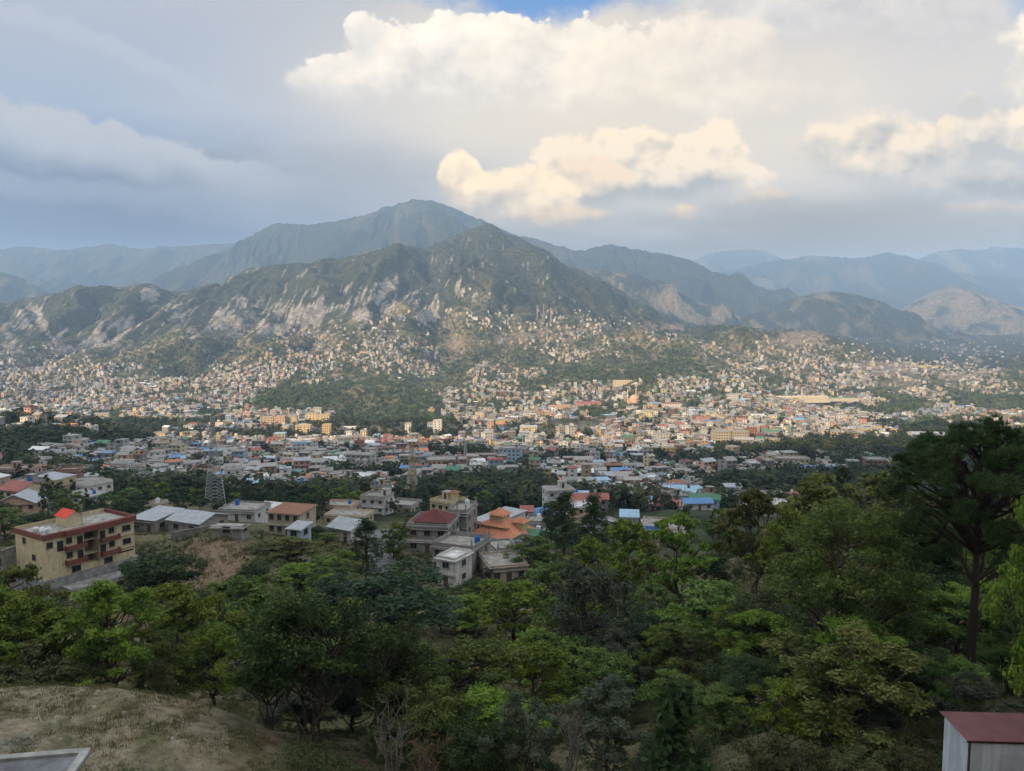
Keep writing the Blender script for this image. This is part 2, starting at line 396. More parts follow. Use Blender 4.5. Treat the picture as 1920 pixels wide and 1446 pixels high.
def material(name, base=(.5, .5, .5), rough=0.9, attr=None, spec=0.2, build=None):
    m = bpy.data.materials.new(name); m.use_nodes = True; nt = m.node_tree
    b = nt.nodes['Principled BSDF']; b.inputs['Roughness'].default_value = rough; b.inputs['Specular IOR Level'].default_value = spec
    b.inputs['Base Color'].default_value = tuple(base) + (1,)
    c = None
    if attr:
        a = nt.nodes.new('ShaderNodeAttribute'); a.attribute_name = attr; c = E(nt, a.outputs['Color'])
        nt.links.new(c.s, b.inputs['Base Color'])
    if build:
        c = build(nt, c)
        if c is not None: nt.links.new(c.s, b.inputs['Base Color'])
    return m
def mulc(nt, c, f):
    n = nt.nodes.new('ShaderNodeMix'); n.data_type = 'RGBA'; n.blend_type = 'MULTIPLY'; n.inputs[0].default_value = 1.0
    for i, v in ((6, c), (7, f)):
        if isinstance(v, E): nt.links.new(v.s, n.inputs[i])
        else: n.inputs[i].default_value = tuple(v) + (1,)
    return E(nt, n.outputs[2])
def obj_coord(nt):
    n = nt.nodes.new('ShaderNodeTexCoord'); return E(nt, n.outputs['Object'])
def bump(nt, h, dist, strength=1.0):
    n = nt.nodes.new('ShaderNodeBump'); n.inputs['Strength'].default_value = strength; n.inputs['Distance'].default_value = dist
    nt.links.new(h.s, n.inputs['Height']); nt.links.new(n.outputs[0], nt.nodes['Principled BSDF'].inputs['Normal'])

# ------------------------------------------------------------------ ground colours (what grows or lies where)
G_FOREST, G_GRASS, G_DRY, G_EARTH, G_SCREE, G_TOWN, G_MEADOW = ((.038, .047, .026), (.085, .092, .042), (.165, .145, .090), (.19, .14, .095), (.27, .245, .215), (.16, .145, .12), (.12, .125, .055))
def patch(px, py, list_):
    m = np.zeros_like(px)
    for (cx, cy, rx, ry, s, lean) in list_:
        dx = (px - cx - lean * (py - cy)) / rx; dy = (py - cy) / ry
        m = np.maximum(m, s * np.clip(1.35 - np.sqrt(dx * dx + dy * dy), 0, 1))
    return m
SCREE = [(285, 552, 20, 16, 1.0, 0), (40, 600, 20, 60, .55, .5), (75, 600, 14, 40, .9, .6), (20, 640, 25, 45, .6, 0), (110, 640, 30, 30, .5, .5), (170, 640, 60, 26, .8, -1.2),
         (230, 615, 60, 30, .55, -.6), (330, 590, 45, 36, .55, .4), (345, 620, 26, 26, .6, 0), (385, 600, 14, 40, .6, .8), (425, 600, 30, 34, .85, .5), (470, 585, 24, 40, .6, .7),
         (540, 590, 50, 30, .8, .4), (575, 590, 40, 26, 1.0, .4), (505, 615, 40, 18, .9, 0), (600, 575, 34, 30, .7, .5), (640, 585, 24, 36, .5, -.5), (680, 592, 26, 13, 1.5, 0),
         (715, 570, 44, 34, .65, .5), (725, 540, 26, 22, .7, 0), (770, 560, 16, 40, .6, .8), (795, 594, 22, 16, 1.4, 0), (815, 575, 16, 30, .6, -.4), (870, 545, 50, 16, .55, .8), (660, 555, 26, 30, .4, .3), (560, 555, 40, 22, .35, .3)]
EARTH = [(690, 748, 62, 30, .55, 0), (640, 805, 110, 6, 1.0, 0), (850, 652, 32, 22, .9, -.4), (1505, 636, 48, 18, 1.3, 0), (1660, 690, 58, 14, 1.3, .8), (960, 632, 120, 10, .5, 0), (1050, 640, 60, 12, .6, 0), (1150, 690, 40, 14, .5, 0),
         (1430, 620, 80, 10, .4, 0), (1000, 590, 90, 25, .35, 0), (1240, 612, 60, 10, .7, .3), (400, 1060, 62, 62, 1.1, 0), (1640, 560, 100, 20, .5, 0), (1750, 620, 120, 16, .5, 0), (1700, 720, 70, 18, .5, 0), (1800, 715, 60, 16, .5, 0), (740, 630, 60, 20, .25, 0),
         (690, 810, 90, 6, 1.2, 0), (760, 580, 20, 20, .2, 0)]
def mixn(a, b, m): return a + (np.asarray(b) - a) * m[..., None]
def ground_colour(x, y, z, tt, near):
    px, py = pix(x, np.maximum(y, 3), z)
    n1 = fbm(x / 60, y / 60, 4, 71); n2 = fbm(x / 200, y / 260, 4, 72); n3 = fbm(x / 14, y / 14, 3, 73)
    c = np.empty(x.shape + (3,)); c[:] = G_FOREST
    c = mixn(c, G_GRASS, sstep(n1 + n2 * .6, -.1, .5) * .8)
    c = mixn(c, G_DRY, sstep(n2 + n1 * .5, .15, .7) * .55)
    # valley town floor between houses
    town = sstep(y, 380, 600) * (1 - sstep(tt, 18.5, 20.6))
    c = mixn(c, G_TOWN, town * (.25 + .35 * sstep(n1, -.2, .3)))
    apron = sstep(tt, 17.5, 19) * (1 - sstep(tt, 21.5, 22.2))
    c = mixn(c, (.125, .125, .058), apron * (.35 + .5 * sstep(n1, -.3, .3)))
    # bare mountain face: dry grass between gullies, trees in gully bottoms
    face = sstep(tt, 20.2, 21.2) * (1 - sstep(tt, 24.5, 25.5))
    c = mixn(c, G_DRY, face * sstep(fbm(x / 80, y / 300, 4, 75), -.35, .25) * .85)
    c = mixn(c, G_FOREST, face * sstep(tt + fbm(x / 200, y / 300, 3, 80) * .4, 22.0, 22.6) * .9)  # forest on the upper face, mixed in heavier in place of cloud shadow
    st = fbm(x / 13, y / 300, 4, 77) * .75 + fbm(x / 50, y / 140, 4, 78) * .55 - .12
    c = mixn(c, G_SCREE, np.clip(sstep(patch(px, py, SCREE) + st * .85, .34, .62), 0, 1) * (.75 + .25 * sstep(fbm(x / 6, y / 120, 3, 79), -.3, .3)) * sstep(tt, 19.5, 20.2))
    c = mixn(c, (.20, .165, .12), np.clip(sstep(patch(px, py, EARTH) + n1 * .35 + n3 * .2, .3, .75), 0, 1) * sstep(y, 100, 130))
    # near slope
    nr = 1 - sstep(y, 130, 200)
    gr = mixn(np.broadcast_to(np.array(G_DRY), x.shape + (3,)) * 1.0, G_GRASS, sstep(n3 + n1 * .4, -.25, .35) * .85)
    gr = mixn(gr, G_EARTH, sstep(fbm(x / 5, y / 5, 4, 81), .1, .6) * .6)
    ter = (1 - sstep(x / np.maximum(y, 3), -.42, -.36)) * (1 - sstep(y, 50, 54))
    gr = gr * 1.1; gr = mixn(gr, (.27, .235, .165), ter * (.95 - .8 * sstep(fbm(x / 3.5, y / 5, 4, 83), .05, .5)))
    gr = mixn(gr, (.20, .20, .20), sstep(1.4 - np.hypot((px - 40) / 70, (py - 1392) / 12) + fbm(x / 1.5, y / 1.5, 3, 85) * .5, .5, 1.1) * .8)
    c = c * (1 - (nr * .95)[..., None]) + gr * (nr * .95)[..., None]
    c = mixn(c, G_EARTH, sstep(patch(px, py, [(400, 1060, 70, 62, 1.3, 0), (1180, 1245, 22, 26, 1.0, 0), (1830, 1240, 60, 60, .7, 0)]) + n3 * .3, .3, .8) * nr)
    return np.clip(c, 0.005, 1)
def far_tex(nt, c):
    oc = obj_coord(nt)
    n = noise_n(nt, oc, 1 / 22.0, 5, .65); n2 = noise_n(nt, oc, 1 / 2.2, 4, .6)
    f = n.smooth(.32, .68) * 0.9 + 0.52
    g = n2 * 0.5 + 0.75
    bump(nt, noise_n(nt, oc, 1 / 9.0, 5, .6), 2.5, .8)
    fg = f * g
    return mulc(nt, c, comb(nt, fg, fg, fg))
def near_tex(nt, c):
    oc = obj_coord(nt)
    n = noise_n(nt, oc, 1.2, 6, .7); n2 = noise_n(nt, oc, 9.0, 4, .7)
    bump(nt, n * 0.6 + n2 * 0.5, 0.25, 1.0)
    f = n.smooth(.3, .7) * .7 + .62; f2 = n2 * .8 + .6; f = f * f2
    pebble = noise_n(nt, oc, 6.0, 2, .5).smooth(.70, .76)
    return mixc(nt, pebble * .55, mulc(nt, c, comb(nt, f, f, f)), (.30, .27, .23))
M_FAR = material('hill_ground', attr='Col', build=far_tex, spec=.05, rough=1.0)
M_NEAR = material('near_ground', attr='Col', build=near_tex, spec=.05, rough=1.0)

def build_ground():
    a = np.concatenate([np.linspace(-1.3, -.74, 40)[:-1], np.linspace(-.74, .74, 980), np.linspace(.74, 1.3, 40)[1:]])
    rows = [3, 4, 10, 12, 12, 12, 14, 14, 16, 18, 16, 14, 14, 14, 16, 18, 10, 14, 24, 26, 20, 46, 66, 80, 110, 12, 4, 3]
    rows = rows[:NK - 1] + [4] * max(0, NK - 1 - len(rows))
    fi = np.clip((a - AS[0]) / (AS[1] - AS[0]), 0, len(AS) - 1.001); j = fi.astype(int); f = fi - j
    D = CD[:, j] * (1 - f) + CD[:, j + 1] * f
    ys, ts = [], []
    for k in range(NK - 1):
        for q in range(rows[k]):
            t = q / rows[k]; ys.append(D[k] * (1 - t) + D[k + 1] * t); ts.append(np.full(len(a), k + t))
    ys.append(D[-1]); ts.append(np.full(len(a), NK - 1.0))
    y = np.array(ys); tt = np.array(ts); x = y * a[None, :]
    z = land(x, y)
    cut = 4 + sum(1 for _ in [])                        # split: near slope | valley and mountain
    ksplit = 10                                         # curve at 175 m
    r0 = sum(rows[:ksplit])
    for nm, sl, mt in (('ground', slice(0, r0 + 1), M_NEAR), ('terrain', slice(r0, None), M_FAR)):
        V = np.stack([x[sl], y[sl], z[sl]], -1); c = ground_colour(x[sl], y[sl], z[sl], tt[sl], nm == 'ground')
        me = mesh_np(nm, V.reshape(-1, 3), grid_faces(*V.shape[:2]), mats=[mt], col=c.reshape(-1, 3), smooth=True)
        link(nm, me, 'structure')
build_ground()

def build_back_hill():
    """the hill the viewer stands on climbs behind the viewer; its crest keeps the low sun off the near slope"""
    xs = np.concatenate([np.linspace(-5000, -200, 120)[:-1], np.linspace(-200, 200, 80), np.linspace(200, 4000, 90)[1:]])
    ys = np.concatenate([np.linspace(-1200, -420, 20)[:-1], np.linspace(-420, 3.2, 90)])
    X, Y = np.meshgrid(xs, ys)
    up = -9.4 + HILL_H * sstep(-Y, 6, 300) * (1 - .5 * sstep(-Y, 320, 1200))
    Z = up + fbm(X / 180, Y / 180, 4, 91) * 16 * sstep(-Y, 20, 200) + ridged(X / 420, X * 0, 3, 93) * 14 * sstep(-Y, 60, 260)
    tt = np.zeros_like(X)
    c = np.empty(X.shape + (3,)); c[:] = G_GRASS; c = mixn(c, G_FOREST, sstep(fbm(X / 40, Y / 40, 3, 95), -.2, .3))
    link('hill', mesh_np('hill', np.stack([X, Y, Z], -1).reshape(-1, 3), grid_faces(*X.shape), mats=[M_NEAR], col=c.reshape(-1, 3), smooth=True), 'structure')
HILL_H = 215.0
build_back_hill()

# ------------------------------------------------------------------ ranges of hills behind the town's mountain
def build_ridge(name, crest, run, amp, seed, forest=1.0, base=-170.0, sub=6, scree=None):
    pts = [P(*c) for c in crest]
    x = np.array([p[0] for p in pts]); y = np.array([p[1] for p in pts]); z = np.array([p[2] for p in pts])
    n = (len(pts) - 1) * 40
    s = np.linspace(0, len(pts) - 1, n); i = np.arange(len(pts))
    X = np.interp(s, i, x); Y = np.interp(s, i, y); Z = np.interp(s, i, z)
    k = np.exp(-.5 * (np.arange(-30, 31) / 9.0) ** 2); k /= k.sum()
    sm = lambda v: np.convolve(np.pad(v, 30, mode='edge'), k, 'valid')
    X, Y, Z = sm(X), sm(Y), sm(Z)
    d0 = float(np.mean(Y)); m = 90
    t = np.concatenate([np.linspace(-1, 0, m)[:-1], np.linspace(0, 1, 14)])        # -1 foot towards the viewer, 0 crest, 1 far foot
    T = t[:, None]
    rel = Z - base
    prof = np.where(T <= 0, (1 - np.abs(T)) ** 1.25, (1 - T) ** 1.4)
    ext = np.where(T <= 0, -run, run * 1.0)
    yy = Y[None, :] + np.abs(T) * ext * (0.55 + 0.45 * rel[None, :] / rel.max())
    xx = np.broadcast_to(X[None, :], yy.shape) * (1 + 0 * yy)
    zz = base + rel[None, :] * prof
    sc = run / 6.0
    wx = xx + sc * .6 * fbm(xx / sc / 2, yy / sc / 2, 3, seed)
    g = np.abs(gnoise(wx / sc, yy / sc / 4, seed + 1)) * 1.0 + np.abs(gnoise(wx / sc * 2.3, yy / sc / 2, seed + 2)) * .5 + np.abs(gnoise(wx / sc * 5, yy / sc, seed + 3)) * .22
    w = np.where(T <= 0, np.clip(np.abs(T) * 5, .10, 1), .1) * (1 - .6 * np.abs(T))
    zz = zz + w * amp * (g - .42) * 1.6 + fbm(xx / sc * 9, yy / sc * 9, 3, seed + 4) * amp * .05
    c = np.empty(xx.shape + (3,)); c[:] = np.array(G_FOREST) * .75  # forest darkened here, its colour standing in for cloud shadow on the ranges
    nn = fbm(xx / sc / .8, yy / sc / 1.4, 4, seed + 6)
    c = mixn(c, G_DRY, sstep(nn + (1 - forest) * 1.2, .15, .7) * min(.8, (1.06 - forest) * 3))
    c = mixn(c, G_EARTH, sstep(nn + (1 - forest) * 1.2, .7, 1.2) * min(.6, (1.0 - forest) * 3))
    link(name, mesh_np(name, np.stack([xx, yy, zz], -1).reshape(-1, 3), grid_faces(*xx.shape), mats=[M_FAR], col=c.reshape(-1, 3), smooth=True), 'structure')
with_d = lambda d, pts: [(p[0], p[1], d) for p in pts]
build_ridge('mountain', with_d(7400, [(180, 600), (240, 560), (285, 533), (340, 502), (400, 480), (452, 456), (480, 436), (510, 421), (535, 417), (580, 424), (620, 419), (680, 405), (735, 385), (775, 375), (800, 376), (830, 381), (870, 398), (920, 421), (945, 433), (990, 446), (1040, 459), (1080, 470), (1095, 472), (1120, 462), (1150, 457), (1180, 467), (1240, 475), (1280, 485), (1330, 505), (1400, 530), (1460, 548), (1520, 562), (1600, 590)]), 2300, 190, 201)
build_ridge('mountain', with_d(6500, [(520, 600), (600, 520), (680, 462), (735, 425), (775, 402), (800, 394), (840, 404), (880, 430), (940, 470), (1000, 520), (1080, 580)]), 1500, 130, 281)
build_ridge('hill', with_d(5700, [(1000, 545), (1060, 512), (1091, 507), (1130, 509), (1170, 517), (1199, 517), (1237, 527), (1282, 552), (1330, 574), (1361, 585), (1420, 602), (1500, 625)]), 1300, 120, 221, .8)
build_ridge('hill', with_d(5800, [(1360, 606), (1400, 596), (1450, 574), (1500, 556), (1554, 545), (1610, 553), (1660, 576), (1700, 592), (1760, 626), (1820, 650)]), 1000, 80, 231, .9)
build_ridge('hill', with_d(7200, [(1560, 650), (1610, 626), (1660, 600), (1720, 560), (1785, 534), (1850, 556), (1900, 576), (1960, 590), (2060, 605), (2200, 620)]), 1400, 110, 241, .35)
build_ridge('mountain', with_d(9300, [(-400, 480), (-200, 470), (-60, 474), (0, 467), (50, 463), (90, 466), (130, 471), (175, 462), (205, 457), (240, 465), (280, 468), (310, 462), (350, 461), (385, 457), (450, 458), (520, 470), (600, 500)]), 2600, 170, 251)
build_ridge('hill', with_d(6400, [(-400, 520), (-200, 500), (-100, 498), (0, 509), (50, 526), (95, 553), (140, 578), (200, 600)]), 1400, 90, 261, .8)
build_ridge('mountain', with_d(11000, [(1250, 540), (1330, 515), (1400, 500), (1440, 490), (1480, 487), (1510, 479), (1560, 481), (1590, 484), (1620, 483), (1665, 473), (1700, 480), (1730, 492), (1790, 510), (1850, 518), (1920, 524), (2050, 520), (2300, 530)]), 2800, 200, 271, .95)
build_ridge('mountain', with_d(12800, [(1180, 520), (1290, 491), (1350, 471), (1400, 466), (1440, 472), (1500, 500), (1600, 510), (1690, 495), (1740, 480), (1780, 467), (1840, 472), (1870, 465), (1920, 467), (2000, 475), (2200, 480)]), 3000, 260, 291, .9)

# ------------------------------------------------------------------ the air
def build_haze():
    x0, x1, y0, y1, z0, z1 = -16000, 16000, -5200, 17500, -420, AIR_TOP
    V = [(x, y, z) for x in (x0, x1) for y in (y0, y1) for z in (z0, z1)]
    Fc = [(0, 1, 3, 2), (4, 6, 7, 5), (0, 4, 5, 1), (2, 3, 7, 6), (0, 2, 6, 4), (1, 5, 7, 3)]
    m = bpy.data.materials.new('air'); m.use_nodes = True; nt = m.node_tree; nt.nodes.clear()
    o = nt.nodes.new('ShaderNodeOutputMaterial'); v = nt.nodes.new('ShaderNodeVolumePrincipled')
    v.inputs['Color'].default_value = (*AIR_COL, 1); v.inputs['Density'].default_value = HAZE; v.inputs['Anisotropy'].default_value = 0.0
    nt.links.new(v.outputs[0], o.inputs['Volume'])
    link('haze', mesh_np('haze', V, Fc, mats=[m]), 'stuff')

def build_smoke():
    m = bpy.data.materials.new('smoke'); m.use_nodes = True; nt = m.node_tree; nt.nodes.clear()
    o = nt.nodes.new('ShaderNodeOutputMaterial'); v = nt.nodes.new('ShaderNodeVolumePrincipled')
    v.inputs['Color'].default_value = (.85, .88, .92, 1); v.inputs['Density'].default_value = .0035; nt.links.new(v.outputs[0], o.inputs['Volume'])
    V, Fc = [], []
    for (px, py, d, rx, ry, rz) in ((1078, 812, 980, 34, 30, 13), (1105, 806, 990, 30, 26, 12), (1050, 816, 970, 26, 22, 9), (1128, 800, 1000, 26, 22, 10)):
        c = P(px, py, d); k = len(V); nu, nv = 20, 10
        for j in range(nv + 1):
            for i in range(nu):
                th, ph = math.pi * (.002 + .996 * j / nv), 2 * math.pi * i / nu; V.append((c[0] + rx * math.sin(th) * math.cos(ph), c[1] + ry * math.sin(th) * math.sin(ph), c[2] + rz * math.cos(th)))
        for j in range(nv):
            for i in range(nu): Fc.append((k + j * nu + i, k + (j + 1) * nu + i, k + (j + 1) * nu + (i + 1) % nu, k + j * nu + (i + 1) % nu))
    link('smoke', mesh_np('smoke', V, Fc, mats=[m], smooth=True), 'stuff')
# ------------------------------------------------------------------ trees
def tube_mesh(paths, sides=6):
    """paths: list of (points Nx3, radii N) -> V, F4"""
    V, Fc = [], []; off = 0
    ang = np.linspace(0, 2 * math.pi, sides, endpoint=False)
    for pts, rad in paths:
        pts = np.asarray(pts, float); n = len(pts)
        tan = np.gradient(pts, axis=0); tan /= np.linalg.norm(tan, axis=1, keepdims=True) + 1e-9
        ref = np.where(np.abs(tan[:, 2:3]) > .9, np.array([[1., 0, 0]]), np.array([[0, 0, 1.]]))
        u = np.cross(tan, ref); u /= np.linalg.norm(u, axis=1, keepdims=True) + 1e-9; v = np.cross(tan, u)
        ring = pts[:, None, :] + np.asarray(rad)[:, None, None] * (u[:, None, :] * np.cos(ang)[None, :, None] + v[:, None, :] * np.sin(ang)[None, :, None])
        V.append(ring.reshape(-1, 3))
        i = np.arange(n * sides).reshape(n, sides); j = np.roll(i, -1, axis=1)
        Fc.append(np.stack([i[:-1], j[:-1], j[1:], i[1:]], -1).reshape(-1, 4) + off); off += n * sides
    return np.concatenate(V), np.concatenate(Fc)
def bend(rng, p0, p1, n, sag, jit):
    t = np.linspace(0, 1, n)[:, None]; p0 = np.asarray(p0, float); p1 = np.asarray(p1, float)
    L = np.linalg.norm(p1 - p0)
    pts = p0 * (1 - t) + p1 * t
    pts[:, 2] += sag * L * np.sin(t[:, 0] * math.pi)
    j = rng.normal(0, jit * L, (n, 3)); j[0] = 0; j[-1] = 0
    return pts + j
def unit(rng, n):
    v = rng.normal(size=(n, 3)); return v / (np.linalg.norm(v, axis=1, keepdims=True) + 1e-9)
def leaves(rng, pos, nrm, length, width, droop=0.2, fold=0.0):
    """one kite-shaped leaf per position"""
    n = len(pos)
    nrm = nrm / (np.linalg.norm(nrm, axis=1, keepdims=True) + 1e-9)
    t = np.cross(nrm, unit(rng, n)); t /= np.linalg.norm(t, axis=1, keepdims=True) + 1e-9
    t[:, 2] -= droop; t /= np.linalg.norm(t, axis=1, keepdims=True) + 1e-9
    b = np.cross(nrm, t); b /= np.linalg.norm(b, axis=1, keepdims=True) + 1e-9
    L = (length * rng.uniform(.65, 1.3, n))[:, None]; W = (width * rng.uniform(.65, 1.3, n))[:, None]
    up = nrm * W * fold
    V = np.stack([pos - t * L * .5, pos + b * W * .5 + up - t * L * .05, pos + t * L * .55, pos - b * W * .5 + up - t * L * .05], 1)
    return V.reshape(-1, 3), np.arange(n * 4).reshape(n, 4)
M_BARK = material('bark', (.055, .042, .032), .95, build=lambda nt, c: mulc(nt, mixc(nt, noise_n(nt, obj_coord(nt), 5.0, 5, .7).smooth(.35, .65), (.035, .027, .021), (.11, .088, .068)), (1, 1, 1)))
M_PINEBARK = material('pine_bark', (.04, .03, .024), .95)
M_PALEBARK = material('pale_bark', (.16, .14, .12), .95, build=lambda nt, c: mixc(nt, noise_n(nt, obj_coord(nt), 6.0, 5, .7).smooth(.35, .65), (.09, .078, .065), (.24, .21, .18)))
def leaf_material(name, trans=.34, rough=.6):
    m = bpy.data.materials.new(name); m.use_nodes = True; nt = m.node_tree; nt.nodes.clear()
    o = nt.nodes.new('ShaderNodeOutputMaterial'); a = nt.nodes.new('ShaderNodeAttribute'); a.attribute_name = 'Col'
    oi = nt.nodes.new('ShaderNodeObjectInfo'); rnd = E(nt, oi.outputs['Random'])
    hs = nt.nodes.new('ShaderNodeHueSaturation'); nt.links.new(a.outputs['Color'], hs.inputs['Color'])
    nt.links.new((rnd * .035 + .4825).s, hs.inputs['Hue']); nt.links.new((rnd * .5 + .75).s, hs.inputs['Value'])
    p = nt.nodes.new('ShaderNodeBsdfPrincipled'); p.inputs['Roughness'].default_value = rough; p.inputs['Specular IOR Level'].default_value = .12
    tr = nt.nodes.new('ShaderNodeBsdfTranslucent'); mx = nt.nodes.new('ShaderNodeMixShader'); mx.inputs[0].default_value = trans
    nt.links.new(hs.outputs[0], p.inputs['Base Color']); nt.links.new(hs.outputs[0], tr.inputs['Color'])
    nt.links.new(p.outputs[0], mx.inputs[1]); nt.links.new(tr.outputs[0], mx.inputs[2]); nt.links.new(mx.outputs[0], o.inputs[0])
    return m
M_LEAF = leaf_material('leaf')
M_NEEDLE = leaf_material('needle', .12)

def envelope(rng, shape, n, H, Rc, th):
    """centres and radii of the boughs of a crown reaching from th (clear trunk) to H"""
    out = []
    zc = (H + th) / 2; rz = (H - th) / 2
    for i in range(n):
        if shape == 'round':
            u = unit(rng, 1)[0]; q = rng.uniform(.25, .95) ** .6
            q *= .86 + .22 * math.sin(3 * math.atan2(u[1], u[0]) + n) * math.cos(2.2 * u[2])
            p = (u[0] * Rc * q, u[1] * Rc * q, zc + u[2] * rz * q * .92)
            r = Rc * rng.uniform(.15, .26)
        elif shape == 'layered':
            k = rng.integers(0, 5); z = th + (H - th) * (.12 + .86 * (k + rng.uniform(0, .45)) / 5)
            f = (z - th) / (H - th); rr = Rc * (1.05 - .75 * f ** 1.8) * (.45 + .55 * min(1, f * 3.5)) * math.sqrt(rng.uniform(.05, 1))
            a = rng.uniform(0, 2 * math.pi) if rng.uniform() < .4 else k * 2.1 + rng.choice([0, 2.2, 4.0]) + rng.normal(0, .3)
            p = (math.cos(a) * rr, math.sin(a) * rr, z - .12 * rr); r = Rc * rng.uniform(.15, .25)
        elif shape == 'airy':
            f = rng.uniform(0, 1); z = th + (H - th) * f
            rr = Rc * (math.sin(math.pi * min(1, f * .85 + .12)) ** .7) * math.sqrt(rng.uniform(.02, 1)) * (1 + .25 * math.sin(f * 14 + n))
            a = rng.uniform(0, 2 * math.pi); p = (math.cos(a) * rr, math.sin(a) * rr, z); r = Rc * rng.uniform(.12, .21)
        elif shape == 'column':
            f = rng.uniform(0, 1); z = th + (H - th) * f
            rr = Rc * (1.02 - f) ** .6 * math.sqrt(rng.uniform(.02, 1)); a = rng.uniform(0, 2 * math.pi)
            p = (math.cos(a) * rr, math.sin(a) * rr, z); r = Rc * rng.uniform(.22, .36)
        elif shape == 'pine':
            if rng.uniform() < .80:
                a = rng.uniform(0, 2 * math.pi); q = math.sqrt(rng.uniform(0, 1))
                z = H - (H - th) * .42 * q ** 2.2 - rng.uniform(0, .16) * (H - th); rr = Rc * q
            else:
                f = rng.uniform(.12, .7); a = rng.uniform(0, 2 * math.pi); rr = Rc * rng.uniform(.35, .95) * (1.0 - .3 * f); z = th + (H - th) * f
            p = (math.cos(a) * rr, math.sin(a) * rr, z); r = Rc * rng.uniform(.10, .17)
        elif shape == 'shrub':
            u = unit(rng, 1)[0]; q = rng.uniform(.1, 1) ** .5
            p = (u[0] * Rc * q, u[1] * Rc * q, H * (.10 + .42 + .40 * u[2] * q) * (1 + .15 * math.sin(5 * u[0]))); r = Rc * rng.uniform(.2, .36)
        out.append((np.array(p), r))
    return out
def make_tree(seed, kind, H, Rc, th, shape, n_bough, n_leaf, leaf, cols, tip=None, flat=.62, stems=1, trunk_r=None, droop=.25, bark=None, lean=0.0, needle=False, w_ratio=.55, limb_share=1.0, jit=.018):
    """returns (trunk mesh, crown mesh); stands at the origin"""
    rng = np.random.default_rng(seed)
    B = envelope(rng, shape, n_bough, H, Rc, th)
    tr = trunk_r or H * .017 + .03
    paths = []; trunks = []
    for s in range(stems):
        a = rng.uniform(0, 6.28); o = 0 if stems == 1 else Rc * .12
        base = np.array([math.cos(a) * o * .6, math.sin(a) * o * .6, -.5])
        top = np.array([math.cos(a) * o * 3.0 + lean * H, math.sin(a) * o * 3.0, th + (H - th) * (.82 if shape in ('airy', 'column') else .72)])
        pts = bend(rng, base, top, 9, 0, jit if stems == 1 else .025)
        if lean: pts[:, 0] += -lean * H * np.sin(np.linspace(0, math.pi, 9)) * .55
        rad = tr / math.sqrt(stems) * np.linspace(1.0, .22, 9); rad[0] *= 1.35
        paths.append((pts, rad)); trunks.append(pts)
    for p, r in B:
        if rng.uniform() > limb_share: continue
        pts = trunks[rng.integers(0, stems)]
        hz = p[2] - np.linalg.norm(p[:2] - pts[-1][:2] * 0) * (.75 if not needle else .55) - r
        hz = min(max(hz, th * .75 if not shape == 'shrub' else 0), pts[-1][2])
        k = np.argmin(np.abs(pts[:, 2] - hz)); q = pts[k]
        L = np.linalg.norm(p - q)
        r0 = min(tr * .5, .018 * L + .012)
        paths.append((bend(rng, q, p, 5, -.06 if not needle else .10, .05), np.linspace(r0, .008 + r0 * .15, 5)))
    tv, tf = tube_mesh(paths, 6)
    bm = bark or M_BARK
    trunk = mesh_np(kind + '_trunk', tv, tf, mats=[bm], smooth=True)
    nb = len(B); C = np.array([b[0] for b in B]); Rr = np.array([b[1] for b in B])
    if lean: C[:, 0] += lean * H * .6 * (C[:, 2] / H)
    n_sub = max(3, int(round(math.sqrt(n_leaf / nb))));
    if needle: n_sub = max(4, int(n_leaf / nb / 26))
    sb = np.repeat(np.arange(nb), n_sub)
    u = unit(rng, len(sb)) * (rng.uniform(0, 1, len(sb)) ** .4)[:, None]
    u[:, 2] *= flat
    S = C[sb] + u * Rr[sb][:, None]
    per = max(1, int(n_leaf / len(S)))
    li = np.repeat(np.arange(len(S)), per); n = len(li)
    if needle:
        out = S - np.array([0, 0, th + (H - th) * .35]); out /= np.linalg.norm(out, axis=1, keepdims=True) + 1e-9
        ax = out * .6 + np.array([0, 0, .7])
        d = unit(rng, n) + ax[li] * .75; d /= np.linalg.norm(d, axis=1, keepdims=True)
        b = np.cross(d, unit(rng, n)); b /= np.linalg.norm(b, axis=1, keepdims=True)
        L = (leaf * rng.uniform(.7, 1.2, n))[:, None]; W = leaf * w_ratio
        p0 = S[li]
        V = np.stack([p0 - b * W * .5, p0 + b * W * .5, p0 + d * L + b * W * .12, p0 + d * L - b * W * .12], 1).reshape(-1, 3); Fc = np.arange(n * 4).reshape(n, 4)
        hgt = rng.uniform(0, 1, n)
    else:
        sr = Rr[sb[li]] * .42
        g = rng.normal(0, .62, (n, 3)); g[:, 2] *= flat
        pos = S[li] + g * sr[:, None]
        nrm = np.array([0, 0, .55]) + (pos - C[sb[li]]) / Rr[sb[li]][:, None] * .8 + unit(rng, n) * .8
        V, Fc = leaves(rng, pos, nrm, leaf, leaf * w_ratio, droop, .12)
        hgt = np.clip((pos[:, 2] - C[sb[li], 2]) / Rr[sb[li]] * .5 + .5, 0, 1)
    c0 = np.array(cols[0]); c1 = np.array(cols[1])
    bt = rng.uniform(0, 1, nb)[sb[li]] * .75 + rng.uniform(0, 1, n) * .25
    col = c0 + (c1 - c0) * bt[:, None]
    col *= rng.uniform(.75, 1.25, (n, 1))
    if tip is not None:                                   # new leaves at the ends of the boughs have their own colour
        m = (hgt > .72) & (rng.uniform(0, 1, n) < .45); col[m] = np.array(tip) * rng.uniform(.8, 1.2, (m.sum(), 1))
    crown = mesh_np(kind + '_crown', V, Fc, mats=[M_NEEDLE if needle else M_LEAF], col=np.repeat(col, 4, axis=0))
    return trunk, crown
